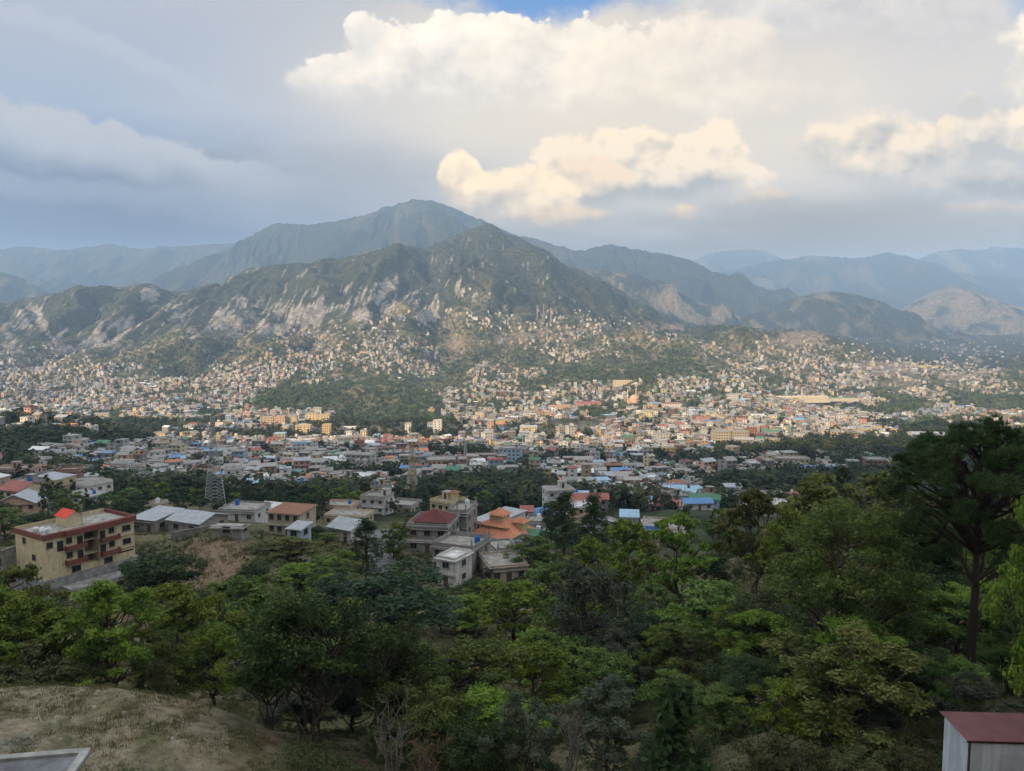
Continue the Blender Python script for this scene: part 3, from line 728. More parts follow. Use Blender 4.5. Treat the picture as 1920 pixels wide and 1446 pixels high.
GREEN = dict(
    bright=((.080, .140, .020), (.190, .250, .040)), mid=((.060, .104, .028), (.140, .192, .048)), dark=((.032, .056, .024), (.074, .104, .040)),
    mango=((.024, .042, .014), (.058, .080, .021)), grey=((.066, .088, .056), (.125, .142, .095)), teal=((.034, .060, .036), (.066, .098, .052)),
    pine=((.034, .060, .022), (.070, .100, .034)), olive=((.088, .110, .030), (.170, .180, .055)), scrub=((.064, .080, .030), (.125, .130, .055)))
for _k, _f in (('bright', 1.12), ('mid', 1.14), ('olive', 1.1), ('scrub', 1.12)): GREEN[_k] = tuple(tuple(v * _f for v in c) for c in GREEN[_k])
# kind: (colour words, what it is, H, R, clear trunk, shape, boughs, stems, flat, extra)
KINDS = {
    'leafy_tree': dict(H=8, Rc=3.0, th=2.2, shape='airy', nb=58, col='bright', flat=.66),
    'spreading_tree': dict(H=12, Rc=4.2, th=3.6, shape='layered', nb=64, col='mid', tip=(.12, .165, .03), flat=.62),
    'evergreen_tree': dict(H=10, Rc=3.8, th=3.6, shape='round', nb=62, col='mango', tip=(.12, .125, .03), stems=5, flat=.7),
    'round_tree': dict(H=8, Rc=3.8, th=1.2, shape='round', nb=54, col='dark', flat=.75),
    'grey_tree': dict(H=9, Rc=3.3, th=2.2, shape='airy', nb=44, col='grey', flat=.85, stems=3),
    'shade_tree': dict(H=10, Rc=3.8, th=2.2, shape='round', nb=56, col='teal', flat=.75, stems=2),
    'tall_tree': dict(H=15, Rc=2.8, th=3.0, shape='column', nb=52, col='dark', flat=.8),
    'shrub': dict(H=2.4, Rc=1.6, th=.1, shape='shrub', nb=16, col='scrub', flat=.7, stems=3),
    'olive_tree': dict(H=8, Rc=3.2, th=2.4, shape='airy', nb=50, col='olive', flat=.66, stems=2),
    'mid_tree': dict(H=8, Rc=3.2, th=2.0, shape='airy', nb=58, col='mid', flat=.7, stems=2),
}
LODS = {0: (15000, .21), 1: (5200, .36), 2: (900, .78), 3: (420, 1.15)}
_protos = {}
def proto(kind, lod, var):
    key = (kind, lod, var)
    if key not in _protos:
        k = KINDS[kind]; nl, lf = LODS[lod]
        if kind == 'shrub': nl = int(nl * .28); lf *= .62
        nb = k['nb'] if lod < 2 else max(10, k['nb'] // (2 if lod == 2 else 3))
        _protos[key] = make_tree(1000 * var + sum(map(ord, kind)) + lod * 0, kind, k['H'], k['Rc'], k['th'], k['shape'], nb, nl, lf, GREEN[k['col']], tip=k.get('tip'),
                                 flat=k['flat'], stems=k.get('stems', 1) if lod < 2 else 1, limb_share=(1, .8, .3, .1)[lod])
    return _protos[key]
TREES = []                                                # records for labelling
def put_tree(kind, x, y, H, Rc, lod, var, z=None, rot=None, rnd=random):
    z = ground(x, y) if z is None else z
    k = KINDS[kind]; t, c = proto(kind, lod, var); Rc = Rc * 1.18
    root = bpy.data.objects.new(kind, None); COL.objects.link(root); root.empty_display_size = .5
    root.location = (x, y, z); root.rotation_euler = (0, 0, rnd.uniform(0, 6.28) if rot is None else rot)
    root.scale = (Rc / k['Rc'], Rc / k['Rc'], H / k['H'])
    for nm, me in (('trunk', t), ('crown', c)):
        o = bpy.data.objects.new(nm, me); COL.objects.link(o); o.parent = root
    TREES.append(dict(o=root, kind=kind, x=x, y=y, z=z, H=H, R=Rc, pos=pix(x, y, z + H * .6), lod=lod))
    return root
def tree_px(kind, px, top, d, wpx, var=0, lod=None, sink=0.0, rot=None):
    a, e = ray(px, top); y = d; x = float(a * d); zt = float(e * d); zb = ground(x, y) - sink
    H = max(1.2, zt - zb); Rc = wpx / 2 * d / F
    return put_tree(kind, x, y, H, Rc, lod if lod is not None else (0 if d < 72 else 1), var, z=zb, rot=rot)
# ------------------------------------------------------------------ building kit
def wall_tex(nt, c):
    oc = obj_coord(nt); n = noise_n(nt, oc, .9, 5, .65); mp = nt.nodes.new('ShaderNodeMapping'); mp.inputs['Scale'].default_value = (3.0, 3.0, .25)
    nt.links.new(oc.s, mp.inputs[0]); st = noise_n(nt, E(nt, mp.outputs[0]), 1.0, 4, .6)
    f = n.smooth(.25, .75) * .34 + st.smooth(.3, .75) * .30 + .62
    return mulc(nt, c, comb(nt, f, f * .995, f * .98))
def conc_tex(nt, c):
    oc = obj_coord(nt); n = noise_n(nt, oc, .55, 6, .7); n2 = noise_n(nt, oc, 4.0, 4, .6)
    f = n.smooth(.3, .72) * .75 + n2 * .3 + .38
    return mulc(nt, c, comb(nt, f, f, f * .97))
def metal_tex(nt, c):
    oc = obj_coord(nt); w = nt.nodes.new('ShaderNodeTexWave'); w.inputs['Scale'].default_value = 1.6; w.bands_direction = 'X'; nt.links.new(oc.s, w.inputs[0])
    bump(nt, E(nt, w.outputs['Fac']), .05, .6)
    n = noise_n(nt, oc, .7, 5, .7); f = n.smooth(.3, .7) * .35 + .78
    rust = noise_n(nt, oc, 1.5, 5, .75).smooth(.62, .72)
    return mixc(nt, rust * .35, mulc(nt, c, comb(nt, f, f, f)), (.16, .085, .05))
M_WALL = material('plaster', attr='Col', build=wall_tex, rough=.9)
M_CONC = material('concrete', attr='Col', build=conc_tex, rough=.95)
M_METAL = material('sheet_metal', attr='Col', build=metal_tex, rough=.65, spec=.2)
M_PANE = material('dark_glass', (.018, .022, .026), .15, spec=.5)
def paint_tex(nt, c):
    n = noise_n(nt, obj_coord(nt), 1.1, 6, .7); f = n.smooth(.25, .75) * .32 + .82
    return mulc(nt, c, comb(nt, f, f, f * .98))
M_PAINT = material('paint', attr='Col', build=paint_tex, rough=.7)
HM = [M_WALL, M_CONC, M_METAL, M_PANE, M_PAINT]
W_, C_, T_, G_, P_ = range(5)
class MB:
    def __init__(s): s.v, s.f, s.c, s.m = [], [], [], []
    def poly(s, pts, col, mat):
        i = len(s.v); s.v += [tuple(p) for p in pts]; s.f.append(tuple(range(i, i + len(pts)))); s.c += [col] * len(pts); s.m.append(mat); return s
    def box(s, x0, x1, y0, y1, z0, z1, col=(.4, .4, .4), mat=0, bottom=False):
        a, b, c, d = (x0, y0), (x1, y0), (x1, y1), (x0, y1)
        for p, q in ((a, b), (b, c), (c, d), (d, a)): s.poly([(*p, z0), (*q, z0), (*q, z1), (*p, z1)], col, mat)
        s.poly([(*a, z1), (*b, z1), (*c, z1), (*d, z1)], col, mat)
        if bottom: s.poly([(*d, z0), (*c, z0), (*b, z0), (*a, z0)], col, mat)
        return s
    def cyl(s, x, y, z0, z1, r, col, mat, n=12, r2=None, dome=0):
        r2 = r if r2 is None else r2; P0 = [(x + math.cos(k * 6.2832 / n), y + math.sin(k * 6.2832 / n)) for k in range(n)]
        ring = lambda rr, z: [(x + (p[0] - x) * rr, y + (p[1] - y) * rr, z) for p in P0]
        rings = [ring(r, z0), ring(r2, z1)]
        if dome: rings += [ring(r2 * .8, z1 + dome * .6), ring(r2 * .35, z1 + dome)]
        for A, B in zip(rings, rings[1:]):
            for k in range(n): s.poly([A[k], A[(k + 1) % n], B[(k + 1) % n], B[k]], col, mat)
        s.poly(rings[-1], col, mat); return s
    def bar(s, p, q, r, col, mat):
        p = np.array(p, float); q = np.array(q, float); d = q - p; d /= np.linalg.norm(d) + 1e-9
        u = np.cross(d, (0, 0, 1) if abs(d[2]) < .9 else (1, 0, 0)); u /= np.linalg.norm(u); v = np.cross(d, u)
        A = [p + r * (u * a + v * b) for a, b in ((1, 1), (-1, 1), (-1, -1), (1, -1))]; B = [a + (q - p) for a in A]
        for k in range(4): s.poly([A[k], A[(k + 1) % 4], B[(k + 1) % 4], B[k]], col, mat)
        s.poly(B, col, mat); s.poly(A[::-1], col, mat); return s
    def prism(s, prof, x0, x1, col, mat):
        """profile of (y, z) swept along x"""
        A = [(x0, y, z) for y, z in prof]; B = [(x1, y, z) for y, z in prof]; n = len(prof)
        for k in range(n): s.poly([A[k], B[k], B[(k + 1) % n], A[(k + 1) % n]], col, mat)
        s.poly(A, col, mat); s.poly(B[::-1], col, mat); return s
    def mesh(s, name):
        me = bpy.data.meshes.new(name); me.from_pydata(s.v, [], s.f)
        for m in HM: me.materials.append(m)
        me.polygons.foreach_set('material_index', np.array(s.m, np.int32))
        ca = me.color_attributes.new('Col', 'FLOAT_COLOR', 'POINT'); cc = np.ones((len(s.v), 4), np.float32); cc[:, :3] = np.array(s.c)
        ca.data.foreach_set('color', cc.ravel()); me.update(); return me
    def build(s, name, parent=None, loc=None, rot=0, label=None):
        o = link(name, s.mesh(name), parent=parent, loc=loc, label=label)
        if rot: o.rotation_euler = (0, 0, rot)
        return o
def empty(name, loc, rot=0, label=None, category=None, group=None):
    o = bpy.data.objects.new(name, None); COL.objects.link(o); o.location = loc; o.rotation_euler = (0, 0, rot); o.empty_display_size = 1
    if label: o['label'] = label
    if category: o['category'] = category
    if group: o['group'] = group
    return o
_share = {}
def shared(key, fn):
    if key not in _share: _share[key] = fn().mesh(key[0])
    return _share[key]
def window_mb(w, h, fc):
    m = MB(); t = .09
    m.box(-w / 2, -w / 2 + t, -.07, .12, 0, h, fc, P_).box(w / 2 - t, w / 2, -.07, .12, 0, h, fc, P_).box(-w / 2 + t, w / 2 - t, -.07, .12, h - t, h, fc, P_).box(-w / 2 - .08, w / 2 + .08, -.16, .12, -.06, t, fc, P_)
    m.box(-.035, .035, -.05, .12, t, h - t, fc, P_); return m
def pane_mb(w, h):
    return MB().box(-w / 2 + .09, w / 2 - .09, -.02, .11, .09, h - .09, (.02, .02, .02), G_)
def add_window(parent, w, h, fc, loc, rz=0):
    o = link('window', shared(('window', w, h, tuple(fc)), lambda: window_mb(w, h, fc)), parent=parent, loc=loc); o.rotation_euler = (0, 0, R(rz))
    link('pane', shared(('pane', w, h), lambda: pane_mb(w, h)), parent=o)
def add_tank(parent, colour, loc):
    o = link('water_tank', shared(('water_tank', colour), lambda: tank_mb(TANKS[colour])), parent=parent, loc=loc)
    link('lid', shared(('lid', colour), lambda: MB().cyl(0, 0, 1.54, 1.64, .24, tuple(c * .8 for c in TANKS[colour]), P_)), parent=o)
def door_mb(w, h, c):
    m = MB(); m.box(-w / 2, w / 2, -.05, .1, 0, h, c, P_).box(-w / 2 - .1, w / 2 + .1, -.12, .1, h, h + .12, (.35, .34, .32), C_); return m
def tank_mb(c, r=.62, h=1.25):
    m = MB(); m.cyl(0, 0, 0, h, r, c, P_, 12, None, .3); return m
TANKS = {'blue': (.03, .13, .42), 'white': (.62, .64, .66), 'black': (.03, .03, .035), 'grey': (.35, .37, .40)}
PAL = {'grey': (.27, .26, .245), 'white': (.56, .55, .53), 'cream': (.54, .45, .30), 'beige': (.42, .36, .28), 'pink': (.50, .33, .28), 'pale blue': (.34, .43, .52), 'peach': (.52, .37, .27), 'yellow': (.52, .43, .24), 'brick red': (.27, .15, .11), 'orange': (.50, .27, .16), 'brown': (.20, .14, .10), 'green': (.30, .40, .30)}
ROOFC = {'concrete': (.31, .30, .285), 'grey': (.36, .39, .42), 'white': (.60, .61, .62), 'blue': (.12, .24, .46), 'red': (.32, .12, .10), 'maroon': (.13, .035, .035), 'green': (.08, .20, .12), 'orange': (.50, .21, .12), 'rusty': (.26, .13, .08), 'turquoise': (.10, .38, .42), 'pale blue': (.30, .47, .60)}
HOUSES = []
def house(name, x, y, z, rot, w, dep, st, wall, roof=('flat', 'concrete'), tank=None, lod=1, win=None, band=None, tower=False, pillars=0, seed=0, h=3.1, parapet=.8, label=None, category='house', group=None, verandah=False, wincol=(.10, .085, .07), shade=True, anchor=None, door=True):
    """a house stands with its front centre at the origin of its empty; x along the front, y to the back"""
    r = random.Random(seed + int(x * 7) + int(y * 13))
    wc = PAL[wall] if isinstance(wall, str) else wall; rc = ROOFC[roof[1]] if isinstance(roof[1], str) else roof[1]
    root = empty(name, (x, y, z), rot, label, category, group)
    H = st * h; b = MB(); b.box(-w / 2, w / 2, 0, dep, -4.0, H, wc, W_)
    if band:
        for k in range(1, st + 1):
            if k < st or roof[0] == 'flat': b.box(-w / 2 - .06, w / 2 + .06, -.06, dep + .06, k * h - .32, k * h + .04 if k < st else k * h - .02, band, P_)
    nw = win or max(1, int(w / 3.2)); ns = max(1, int(dep / 3.6))
    spots = []
    for k in range(st):
        for q in range(nw):
            if k == 0 and door and q == nw // 2: continue
            spots.append((-w / 2 + (q + .5) * w / nw, 0.0, k * h + 1.0, 0))
        for q in range(ns):
            spots.append((-w / 2, (q + .5) * dep / ns, k * h + 1.0, -90)); spots.append((w / 2, (q + .5) * dep / ns, k * h + 1.0, 90))
    ww = min(1.5, w / nw * .5); wh = 1.25
    if lod >= 2:
        for (px_, py_, pz_, rr) in spots:
            if rr == 0: b.box(px_ - ww / 2, px_ + ww / 2, -.05, .05, pz_, pz_ + wh, wincol, G_)
            else:
                s = -1 if rr < 0 else 1; b.box(px_ - .05, px_ + .05, py_ - ww / 2, py_ + ww / 2, pz_, pz_ + wh, wincol, G_)
        if door: b.box(-w / 2 + (nw // 2 + .5) * w / nw - .5, -w / 2 + (nw // 2 + .5) * w / nw + .5, -.05, .05, 0, 2.1, (.10, .06, .045), P_)
    if shade and lod < 2 and st > 0:
        for k in range(st): b.box(-w / 2, w / 2, -.45, 0, k * h + 2.45, k * h + 2.55, (.36, .35, .33), C_, True)
    b.build('wall', root)
    if lod < 2:
        vis = [s for s in spots if s[3] == 0 or (s[3] < 0) == (x > 0)]
        for (px_, py_, pz_, rr) in vis:
            add_window(root, round(ww, 1), wh, (.16, .13, .11) if wall != 'white' else (.3, .3, .3), (px_, py_, pz_), rr)
        if door:
            dm = shared(('door', 1.0, 2.1), lambda: door_mb(1.0, 2.1, (.11, .065, .05))); link('door', dm, parent=root, loc=(-w / 2 + (nw // 2 + .5) * w / nw, 0, 0))
    m = MB(); k, pitch = roof[0], (roof[2] if len(roof) > 2 else .35)
    if k == 'flat':
        ov = .35; m.box(-w / 2 - ov, w / 2 + ov, -ov, dep + ov, H, H + .18, rc, C_, True)
        if parapet:
            t = .15; z0, z1 = H + .18, H + .18 + parapet; pc = wc if r.random() < .6 else rc
            m.box(-w / 2, w / 2, 0, t, z0, z1, pc, W_).box(-w / 2, w / 2, dep - t, dep, z0, z1, pc, W_).box(-w / 2, -w / 2 + t, t, dep - t, z0, z1, pc, W_).box(w / 2 - t, w / 2, t, dep - t, z0, z1, pc, W_)
        zr = H + .18
    elif k == 'gable':
        ov = .55; rise = dep / 2 * pitch; g = MB()
        m.prism([(-ov, H - ov * pitch), (dep / 2, H + rise), (dep + ov, H - ov * pitch), (dep + ov, H - ov * pitch + .1), (dep / 2, H + rise + .1), (-ov, H - ov * pitch + .1)], -w / 2 - ov, w / 2 + ov, rc, T_)
        m.poly([(-w / 2, 0, H), (-w / 2, dep, H), (-w / 2, dep / 2, H + rise)], wc, W_).poly([(w / 2, dep, H), (w / 2, 0, H), (w / 2, dep / 2, H + rise)], wc, W_); zr = H + rise * .5
    elif k == 'side_gable':                               # ridge runs front to back, gable faces the viewer
        ov = .6; rise = w / 2 * pitch
        for s in (-1, 1):
            m.poly([(s * (w / 2 + ov), -ov, H - ov * pitch), (0, -ov, H + rise), (0, dep + ov, H + rise), (s * (w / 2 + ov), dep + ov, H - ov * pitch)][::s], rc, T_)
            m.poly([(s * (w / 2 + ov), -ov, H - ov * pitch - .16), (0, -ov, H + rise - .16), (0, -ov, H + rise), (s * (w / 2 + ov), -ov, H - ov * pitch)][::-s], (.3, .3, .3), P_)
            m.poly([(s * (w / 2 + ov), -ov, H - ov * pitch - .1), (0, -ov, H + rise - .1), (0, dep + ov, H + rise - .1), (s * (w / 2 + ov), dep + ov, H - ov * pitch - .1)][::-s], (.2, .2, .2), P_)
        m.poly([(-w / 2, 0, H), (w / 2, 0, H), (0, 0, H + rise)], wc, W_).poly([(w / 2, dep, H), (-w / 2, dep, H), (0, dep, H + rise)], wc, W_); zr = H
    elif k == 'hip':
        ov = .6; rise = min(w, dep) / 2 * pitch; x0, x1, y0, y1 = -w / 2 - ov, w / 2 + ov, -ov, dep + ov; L = max(0, (w - dep) / 2); Dp = max(0, (dep - w) / 2)
        a, bb = (-L, dep / 2 - Dp, H + rise), (L, dep / 2 + Dp, H + rise)
        m.poly([(x0, y0, H), (x1, y0, H), bb, a] if Dp == 0 else [(x0, y0, H), (x1, y0, H), a], rc, T_).poly([(x1, y0, H), (x1, y1, H), bb] if Dp == 0 else [(x1, y0, H), (x1, y1, H), bb, a], rc, T_)
        m.poly([(x1, y1, H), (x0, y1, H), a, bb] if Dp == 0 else [(x1, y1, H), (x0, y1, H), bb], rc, T_).poly([(x0, y1, H), (x0, y0, H), a] if Dp == 0 else [(x0, y1, H), (x0, y0, H), a, bb], rc, T_)
        m.box(x0, x1, y0, y1, H - .18, H - .003, (.34, .33, .31), C_, True); zr = H
    elif k == 'shed':
        ov = .4; rise = dep * pitch * .5
        m.prism([(-ov, H - ov * pitch * .5), (dep + ov, H + rise + ov * pitch * .5), (dep + ov, H + rise + ov * pitch * .5 + .1), (-ov, H - ov * pitch * .5 + .1)], -w / 2 - ov, w / 2 + ov, rc, T_)
        m.poly([(-w / 2, 0, H), (-w / 2, dep, H), (-w / 2, dep, H + rise)], wc, W_).poly([(w / 2, dep, H), (w / 2, 0, H), (w / 2, dep, H + rise)], wc, W_).poly([(w / 2, dep, H), (-w / 2, dep, H), (-w / 2, dep, H + rise), (w / 2, dep, H + rise)], wc, W_); zr = H
    m.build('roof', root)
    if tower and k == 'flat':
        tx = r.uniform(-.3, .3) * w; t = MB(); t.box(tx - 1.5, tx + 1.5, dep * .55, dep * .55 + 2.8, zr, zr + 2.4, wc, W_).box(tx - 1.8, tx + 1.8, dep * .55 - .3, dep * .55 + 3.1, zr + 2.4, zr + 2.55, rc, C_, True).box(tx - .5, tx + .5, dep * .55 - .04, dep * .55, zr, zr + 2.0, (.05, .04, .04), P_)
        t.build('stair_tower', root)
    if pillars and k == 'flat':
        pm = shared(('pillar', 0), lambda: MB().box(-.14, .14, -.14, .14, 0, 1.9, (.3, .29, .27), C_).bar((-.08, 0, 1.9), (-.14, 0, 2.7), .02, (.12, .07, .05), P_).bar((.08, 0, 1.9), (.16, 0, 2.7), .02, (.12, .07, .05), P_))
        for q in range(pillars):
            for yy_ in (.3, dep - .3): link('pillar', pm, parent=root, loc=(-w / 2 + .3 + q * (w - .6) / max(1, pillars - 1), yy_, zr))
    if tank:
        add_tank(root, tank, (r.uniform(-.36, .36) * w, dep * r.uniform(.4, .85), zr if k == 'flat' else H + (dep * pitch * .3 if k in ('gable', 'shed') else 0)))
    if verandah:
        v = MB(); v.box(-w / 2 - .1, w / 2 + .1, -1.7, -.36, h - .15, h, rc, C_, True)
        for q in range(4):
            px_ = -w / 2 + .2 + q * (w - .4) / 3; v.box(px_ - .13, px_ + .13, -1.6, -1.34, -3, h - .15, wc, P_)
        v.build('verandah', root)
    HOUSES.append(dict(o=root, x=x, y=y, z=z, r=.5 * math.hypot(w, dep), pos=pix(x, y, z + H * .6), wall=wall, roof=roof, st=st, tank=tank, tower=tower, pillars=pillars, label=label, w=w, H=H, dep=dep, rot=rot))
    return root
def place(name, px, py, wpx, dep, st, wall, rot=0.0, d=None, **kw):
    """front-base centre at photo pixel (px, py); wpx is the width of the front in photo pixels"""
    x, y, z = hit(px, py, 120 if d is None else d * .84)
    if d and y > d * 1.9 and d < 220: x, y, z = P(px, py, d); z = ground(x, y)
    w = wpx * y / F / max(.3, math.cos(R(rot)))
    z = min(z, ground(x, y + dep / 2) + 1.0)
    return house(name, x, y, z - .15, R(rot), w, dep, st, wall, **kw)
# ------------------------------------------------------------------ buildings the photo singles out
NEARTOWN = 'houses of the near town'
ANCH = []                                                 # (phrase, px, py) used to say where other things stand
def anchor(phrase, px, py): ANCH.append((phrase, px, py))
L = lambda *a, **k: place('house', *a, **k)
# a grey concrete block of flats under which the cream one stands is built below
L(28, 960, 75, 9, 1, 'peach', 8, d=205, roof=('side_gable', 'grey', .42), label='peach house with a big grey sheet-metal gable facing the valley', wincol=(.05, .03, .03)); anchor('the peach gabled house', 28, 945)
L(83, 925, 62, 9, 2, 'yellow', -24, d=235, roof=('shed', 'grey', .12), band=(.16, .08, .06), win=4, label='long yellow two-storey house with a brown band between floors'); anchor('the yellow brown-banded house', 85, 912)
L(22, 905, 70, 10, 2, 'pink', 4, d=275, roof=('flat', 'concrete'), band=(.34, .10, .10), tower=True, label='pale pink two-storey house with red bands and a roof stair'); anchor('the pink red-banded house', 30, 885)
L(150, 942, 62, 6, 1, 'white', -28, d=232, roof=('shed', 'concrete', .10), tank='blue', win=4, label='low white row house with a blue tank on its flat roof'); anchor('the low white row house', 150, 930)
L(125, 900, 66, 8, 2, 'grey', -14, d=285, roof=('flat', 'concrete'), tank='blue', win=4, verandah=True, label='grey two-storey house with a dark verandah and blue tank')
L(226, 905, 42, 8, 2, 'grey', -6, d=300, roof=('flat', 'concrete'), tank='white', label='grey two-storey house with ragged parapet beside a blue roof tarp'); anchor('the ragged-parapet grey house', 228, 888)
L(196, 912, 26, 6, 1, 'yellow', -10, d=292, roof=('flat', 'concrete'), label='small yellow house between two grey houses')
L(255, 922, 40, 8, 2, 'beige', -22, d=262, roof=('flat', 'concrete'), parapet=1.0, label='bare beige block-walled house with blank side'); 
L(300, 900, 42, 9, 2, 'white', 12, d=300, roof=('flat', 'concrete'), tank='white', label='white two-storey house under a large evergreen')
L(345, 918, 44, 8, 1, 'beige', 10, d=270, roof=('flat', 'concrete'), parapet=1.1, label='flat beige house with a high blank parapet wall')
L(311, 872, 52, 10, 1, 'grey', 8, d=345, roof=('flat', 'concrete'), tower=True, tank='white', label='wide grey flat-roofed house with an orange-capped roof hut')
L(310, 850, 48, 12, 3, 'cream', 16, d=420, roof=('flat', 'concrete'), tower=True, win=5, label='cream three-storey block standing tallest beyond the hillside houses'); anchor('the cream three-storey block', 312, 838)
L(80, 853, 52, 10, 2, 'white', -22, d=470, roof=('flat', 'concrete'), win=7, label='white two-storey school with rows of tall dark windows among trees'); anchor('the white school among trees', 78, 842)
L(345, 1000, 74, 9, 1, 'grey', -24, d=172, roof=('gable', 'grey', .30), win=2, door=False, label='grey shed with ribbed tin roof and green cloth front'); anchor('the tin-roofed shed with green front', 345, 988)
L(268, 997, 56, 9, 1, 'grey', -20, d=180, roof=('shed', 'grey', .18), wincol=(.10, .02, .02), label='low grey lean-to house with dark red doorways'); anchor('the lean-to with red doorways', 268, 988)
L(282, 968, 26, 6, 1, 'beige', -10, d=205, roof=('flat', 'concrete'), tank='white', label='small beige rooftop room behind the lean-to house')
L(532, 1005, 66, 7, 2, 'beige', -16, d=165, h=2.6, roof=('shed', 'rusty', .12), tank=None, win=4, label='crumbling beige two-storey house with a rusty tin roof'); anchor('the crumbling beige house', 532, 985)
L(551, 1013, 28, 4, 1, 'pale blue', -18, d=158, roof=('shed', 'grey', .3), win=1, door=False, label='bright blue painted room with one dark window', h=2.4); anchor('the bright blue room', 551, 1000)
L(444, 978, 74, 10, 1, 'white', -8, d=205, roof=('flat', 'concrete'), tank='blue', parapet=.5, label='low whitewashed house with a blue tank before the mast'); anchor('the whitewashed house before the mast', 445, 968)
L(505, 972, 50, 9, 1, 'white', -20, d=212, roof=('gable', 'white', .35), label='low house with a bright tin gable behind the crumbling house')
L(425, 1008, 60, 3, 1, 'grey', -6, d=163, roof=('flat', 'concrete'), parapet=0, win=1, label='low grey walled yard room below the whitewashed house', h=1.8, door=False)
L(637, 1014, 48, 8, 1, 'white', -30, d=165, roof=('gable', 'grey', .35), win=2, label='small white house with grey-blue ribbed gable above the bushes'); anchor('the grey-blue gabled house', 637, 1000)
L(632, 966, 56, 9, 1, 'peach', -10, d=215, roof=('flat', 'concrete'), tank='blue', label='peach house with a beige roof and rooftop hut'); anchor('the peach flat-roofed house', 632, 958)
L(645, 985, 78, 9, 1, 'cream', -12, d=196, roof=('flat', 'concrete'), parapet=.6, win=5, label='long low cream house with a stained concrete roof')
L(698, 963, 48, 9, 2, 'white', -16, d=222, roof=('flat', 'concrete'), tower=True, label='white cubic house with stepped roof before the green belt'); anchor('the white cubic house', 698, 950)
L(826, 992, 42, 9, 3, 'yellow', -32, d=252, roof=('flat', 'concrete'), tower=True, win=3, label='tall yellow three-storey house with a small tiled roof turret', band=(.50, .30, .12)); anchor('the tall yellow house', 826, 970)
L(801, 1036, 80, 11, 2, 'grey', -10, d=172, roof=('flat', 'concrete'), parapet=.5, win=3, band=(.52, .51, .50), label='grey two-storey house carrying a dark maroon hipped roof'); anchor('the maroon hip-roofed house', 800, 1015)
def hip_cap(px, py, d, w, dep, rot, col, name='roof', rise=2.3):
    x, y, z = P(px, py, d); o = empty('house', (x, y, z), R(rot)); return o
L(857, 1032, 38, 10, 3, 'grey', -12, d=178, roof=('flat', 'concrete'), tank='white', pillars=3, win=1, label='narrow blank grey concrete house crowned with white tanks'); anchor('the narrow blank concrete house', 860, 1012)
L(905, 1018, 40, 14, 2, 'white', -38, d=205, roof=('shed', 'grey', .10), band=(.40, .30, .26), label='long white house with pale metal roof and covered balconies'); anchor('the long balconied white house', 903, 998)
L(922, 1030, 92, 12, 1, 'yellow', -30, d=182, roof=('hip', 'orange', .55), h=3.2, label='house with broad bright orange tiled hip roof'); anchor('the bright orange tiled roof', 938, 1008)
L(1006, 1038, 62, 10, 1, 'beige', -16, d=175, roof=('gable', 'green', .34), tank='white', label='house with a plain dark green sheet roof'); anchor('the dark green roof', 1000, 1026)
L(1003, 1000, 40, 8, 1, 'white', -10, d=212, roof=('flat', 'concrete'), tank='white', label='small white house with a maroon gate and white tank', wincol=(.12, .02, .03))
L(912, 1054, 66, 7, 1, 'grey', -18, d=168, roof=('flat', 'concrete'), parapet=.2, win=3, label='low grey flat-roofed row below the orange roof', door=False)
L(968, 1046, 26, 6, 1, 'grey', -30, d=172, roof=('flat', 'concrete'), label='small grey block at the foot of the orange roof')
L(848, 1078, 80, 9, 2, 'grey', -22, d=150, h=2.7, roof=('flat', 'concrete'), parapet=.9, win=4, tank='blue', pillars=2, label='large unfinished grey house with wide bare terrace and blue tank'); anchor('the large unfinished grey house', 848, 1060)
L(836, 1100, 38, 6, 2, 'white', -28, d=138, h=2.6, roof=('flat', 'white'), parapet=.5, label='white plastered house with pale roof on the gully edge'); anchor('the white house at the gully', 838, 1085)
L(905, 1070, 66, 10, 1, 'grey', 18, d=158, roof=('flat', 'concrete'), parapet=.3, pillars=4, win=2, label='roofless grey shell of columns between the concrete houses'); anchor('the grey column shell', 905, 1055)
L(955, 1092, 70, 9, 1, 'beige', 16, d=147, roof=('flat', 'concrete'), parapet=.35, win=3, label='low beige house with wide flat slab above the gully'); anchor('the low slab-roofed beige house', 955, 1075)
L(945, 1060, 52, 7, 1, 'beige', 14, d=160, roof=('flat', 'concrete'), win=2, verandah=True, h=3.0, label='beige house with an orange-doored porch and overhanging slab', wincol=(.30, .12, .05))
L(1240, 1008, 80, 12, 1, 'beige', -16, d=190, roof=('flat', 'concrete'), verandah=True, parapet=.5, label='long beige house with columned porch and broad concrete roof'); anchor('the columned porch house', 1215, 970)
L(1218, 1028, 36, 8, 1, 'yellow', -8, d=176, roof=('flat', 'blue'), tank='grey', label='yellow house with a blue edged flat roof beside the trees')
L(1180, 985, 34, 7, 1, 'white', -8, d=222, roof=('shed', 'pale blue', .25), label='white house with pale blue sheet roof')
L(1312, 955, 52, 9, 1, 'white', 4, d=255, roof=('gable', 'blue', .25), label='white house under a vivid blue sheet roof'); anchor('the vivid blue roof', 1312, 945)
L(1378, 985, 34, 9, 1, 'grey', 10, d=205, roof=('gable', 'rusty', .45), label='house with a steep rusty red roof below the hill trees'); anchor('the rusty red roof', 1378, 968)
L(1374, 948, 44, 9, 1, 'white', 6, d=270, roof=('shed', 'grey', .2), label='white house with a wide pale tin roof near the woods')
L(1212, 923, 44, 9, 1, 'pink', -4, d=305, roof=('hip', 'red', .5), label='house with a scarlet hipped roof amid trees'); anchor('the scarlet hipped roof', 1212, 915)
L(1176, 918, 34, 8, 1, 'white', 20, d=315, roof=('gable', 'white', .3), label='house with bright white gable and orange eaves beside the scarlet roof')
L(1206, 905, 46, 8, 1, 'white', 0, d=335, roof=('shed', 'pale blue', .2), label='house with long pale blue roof behind the scarlet roof')
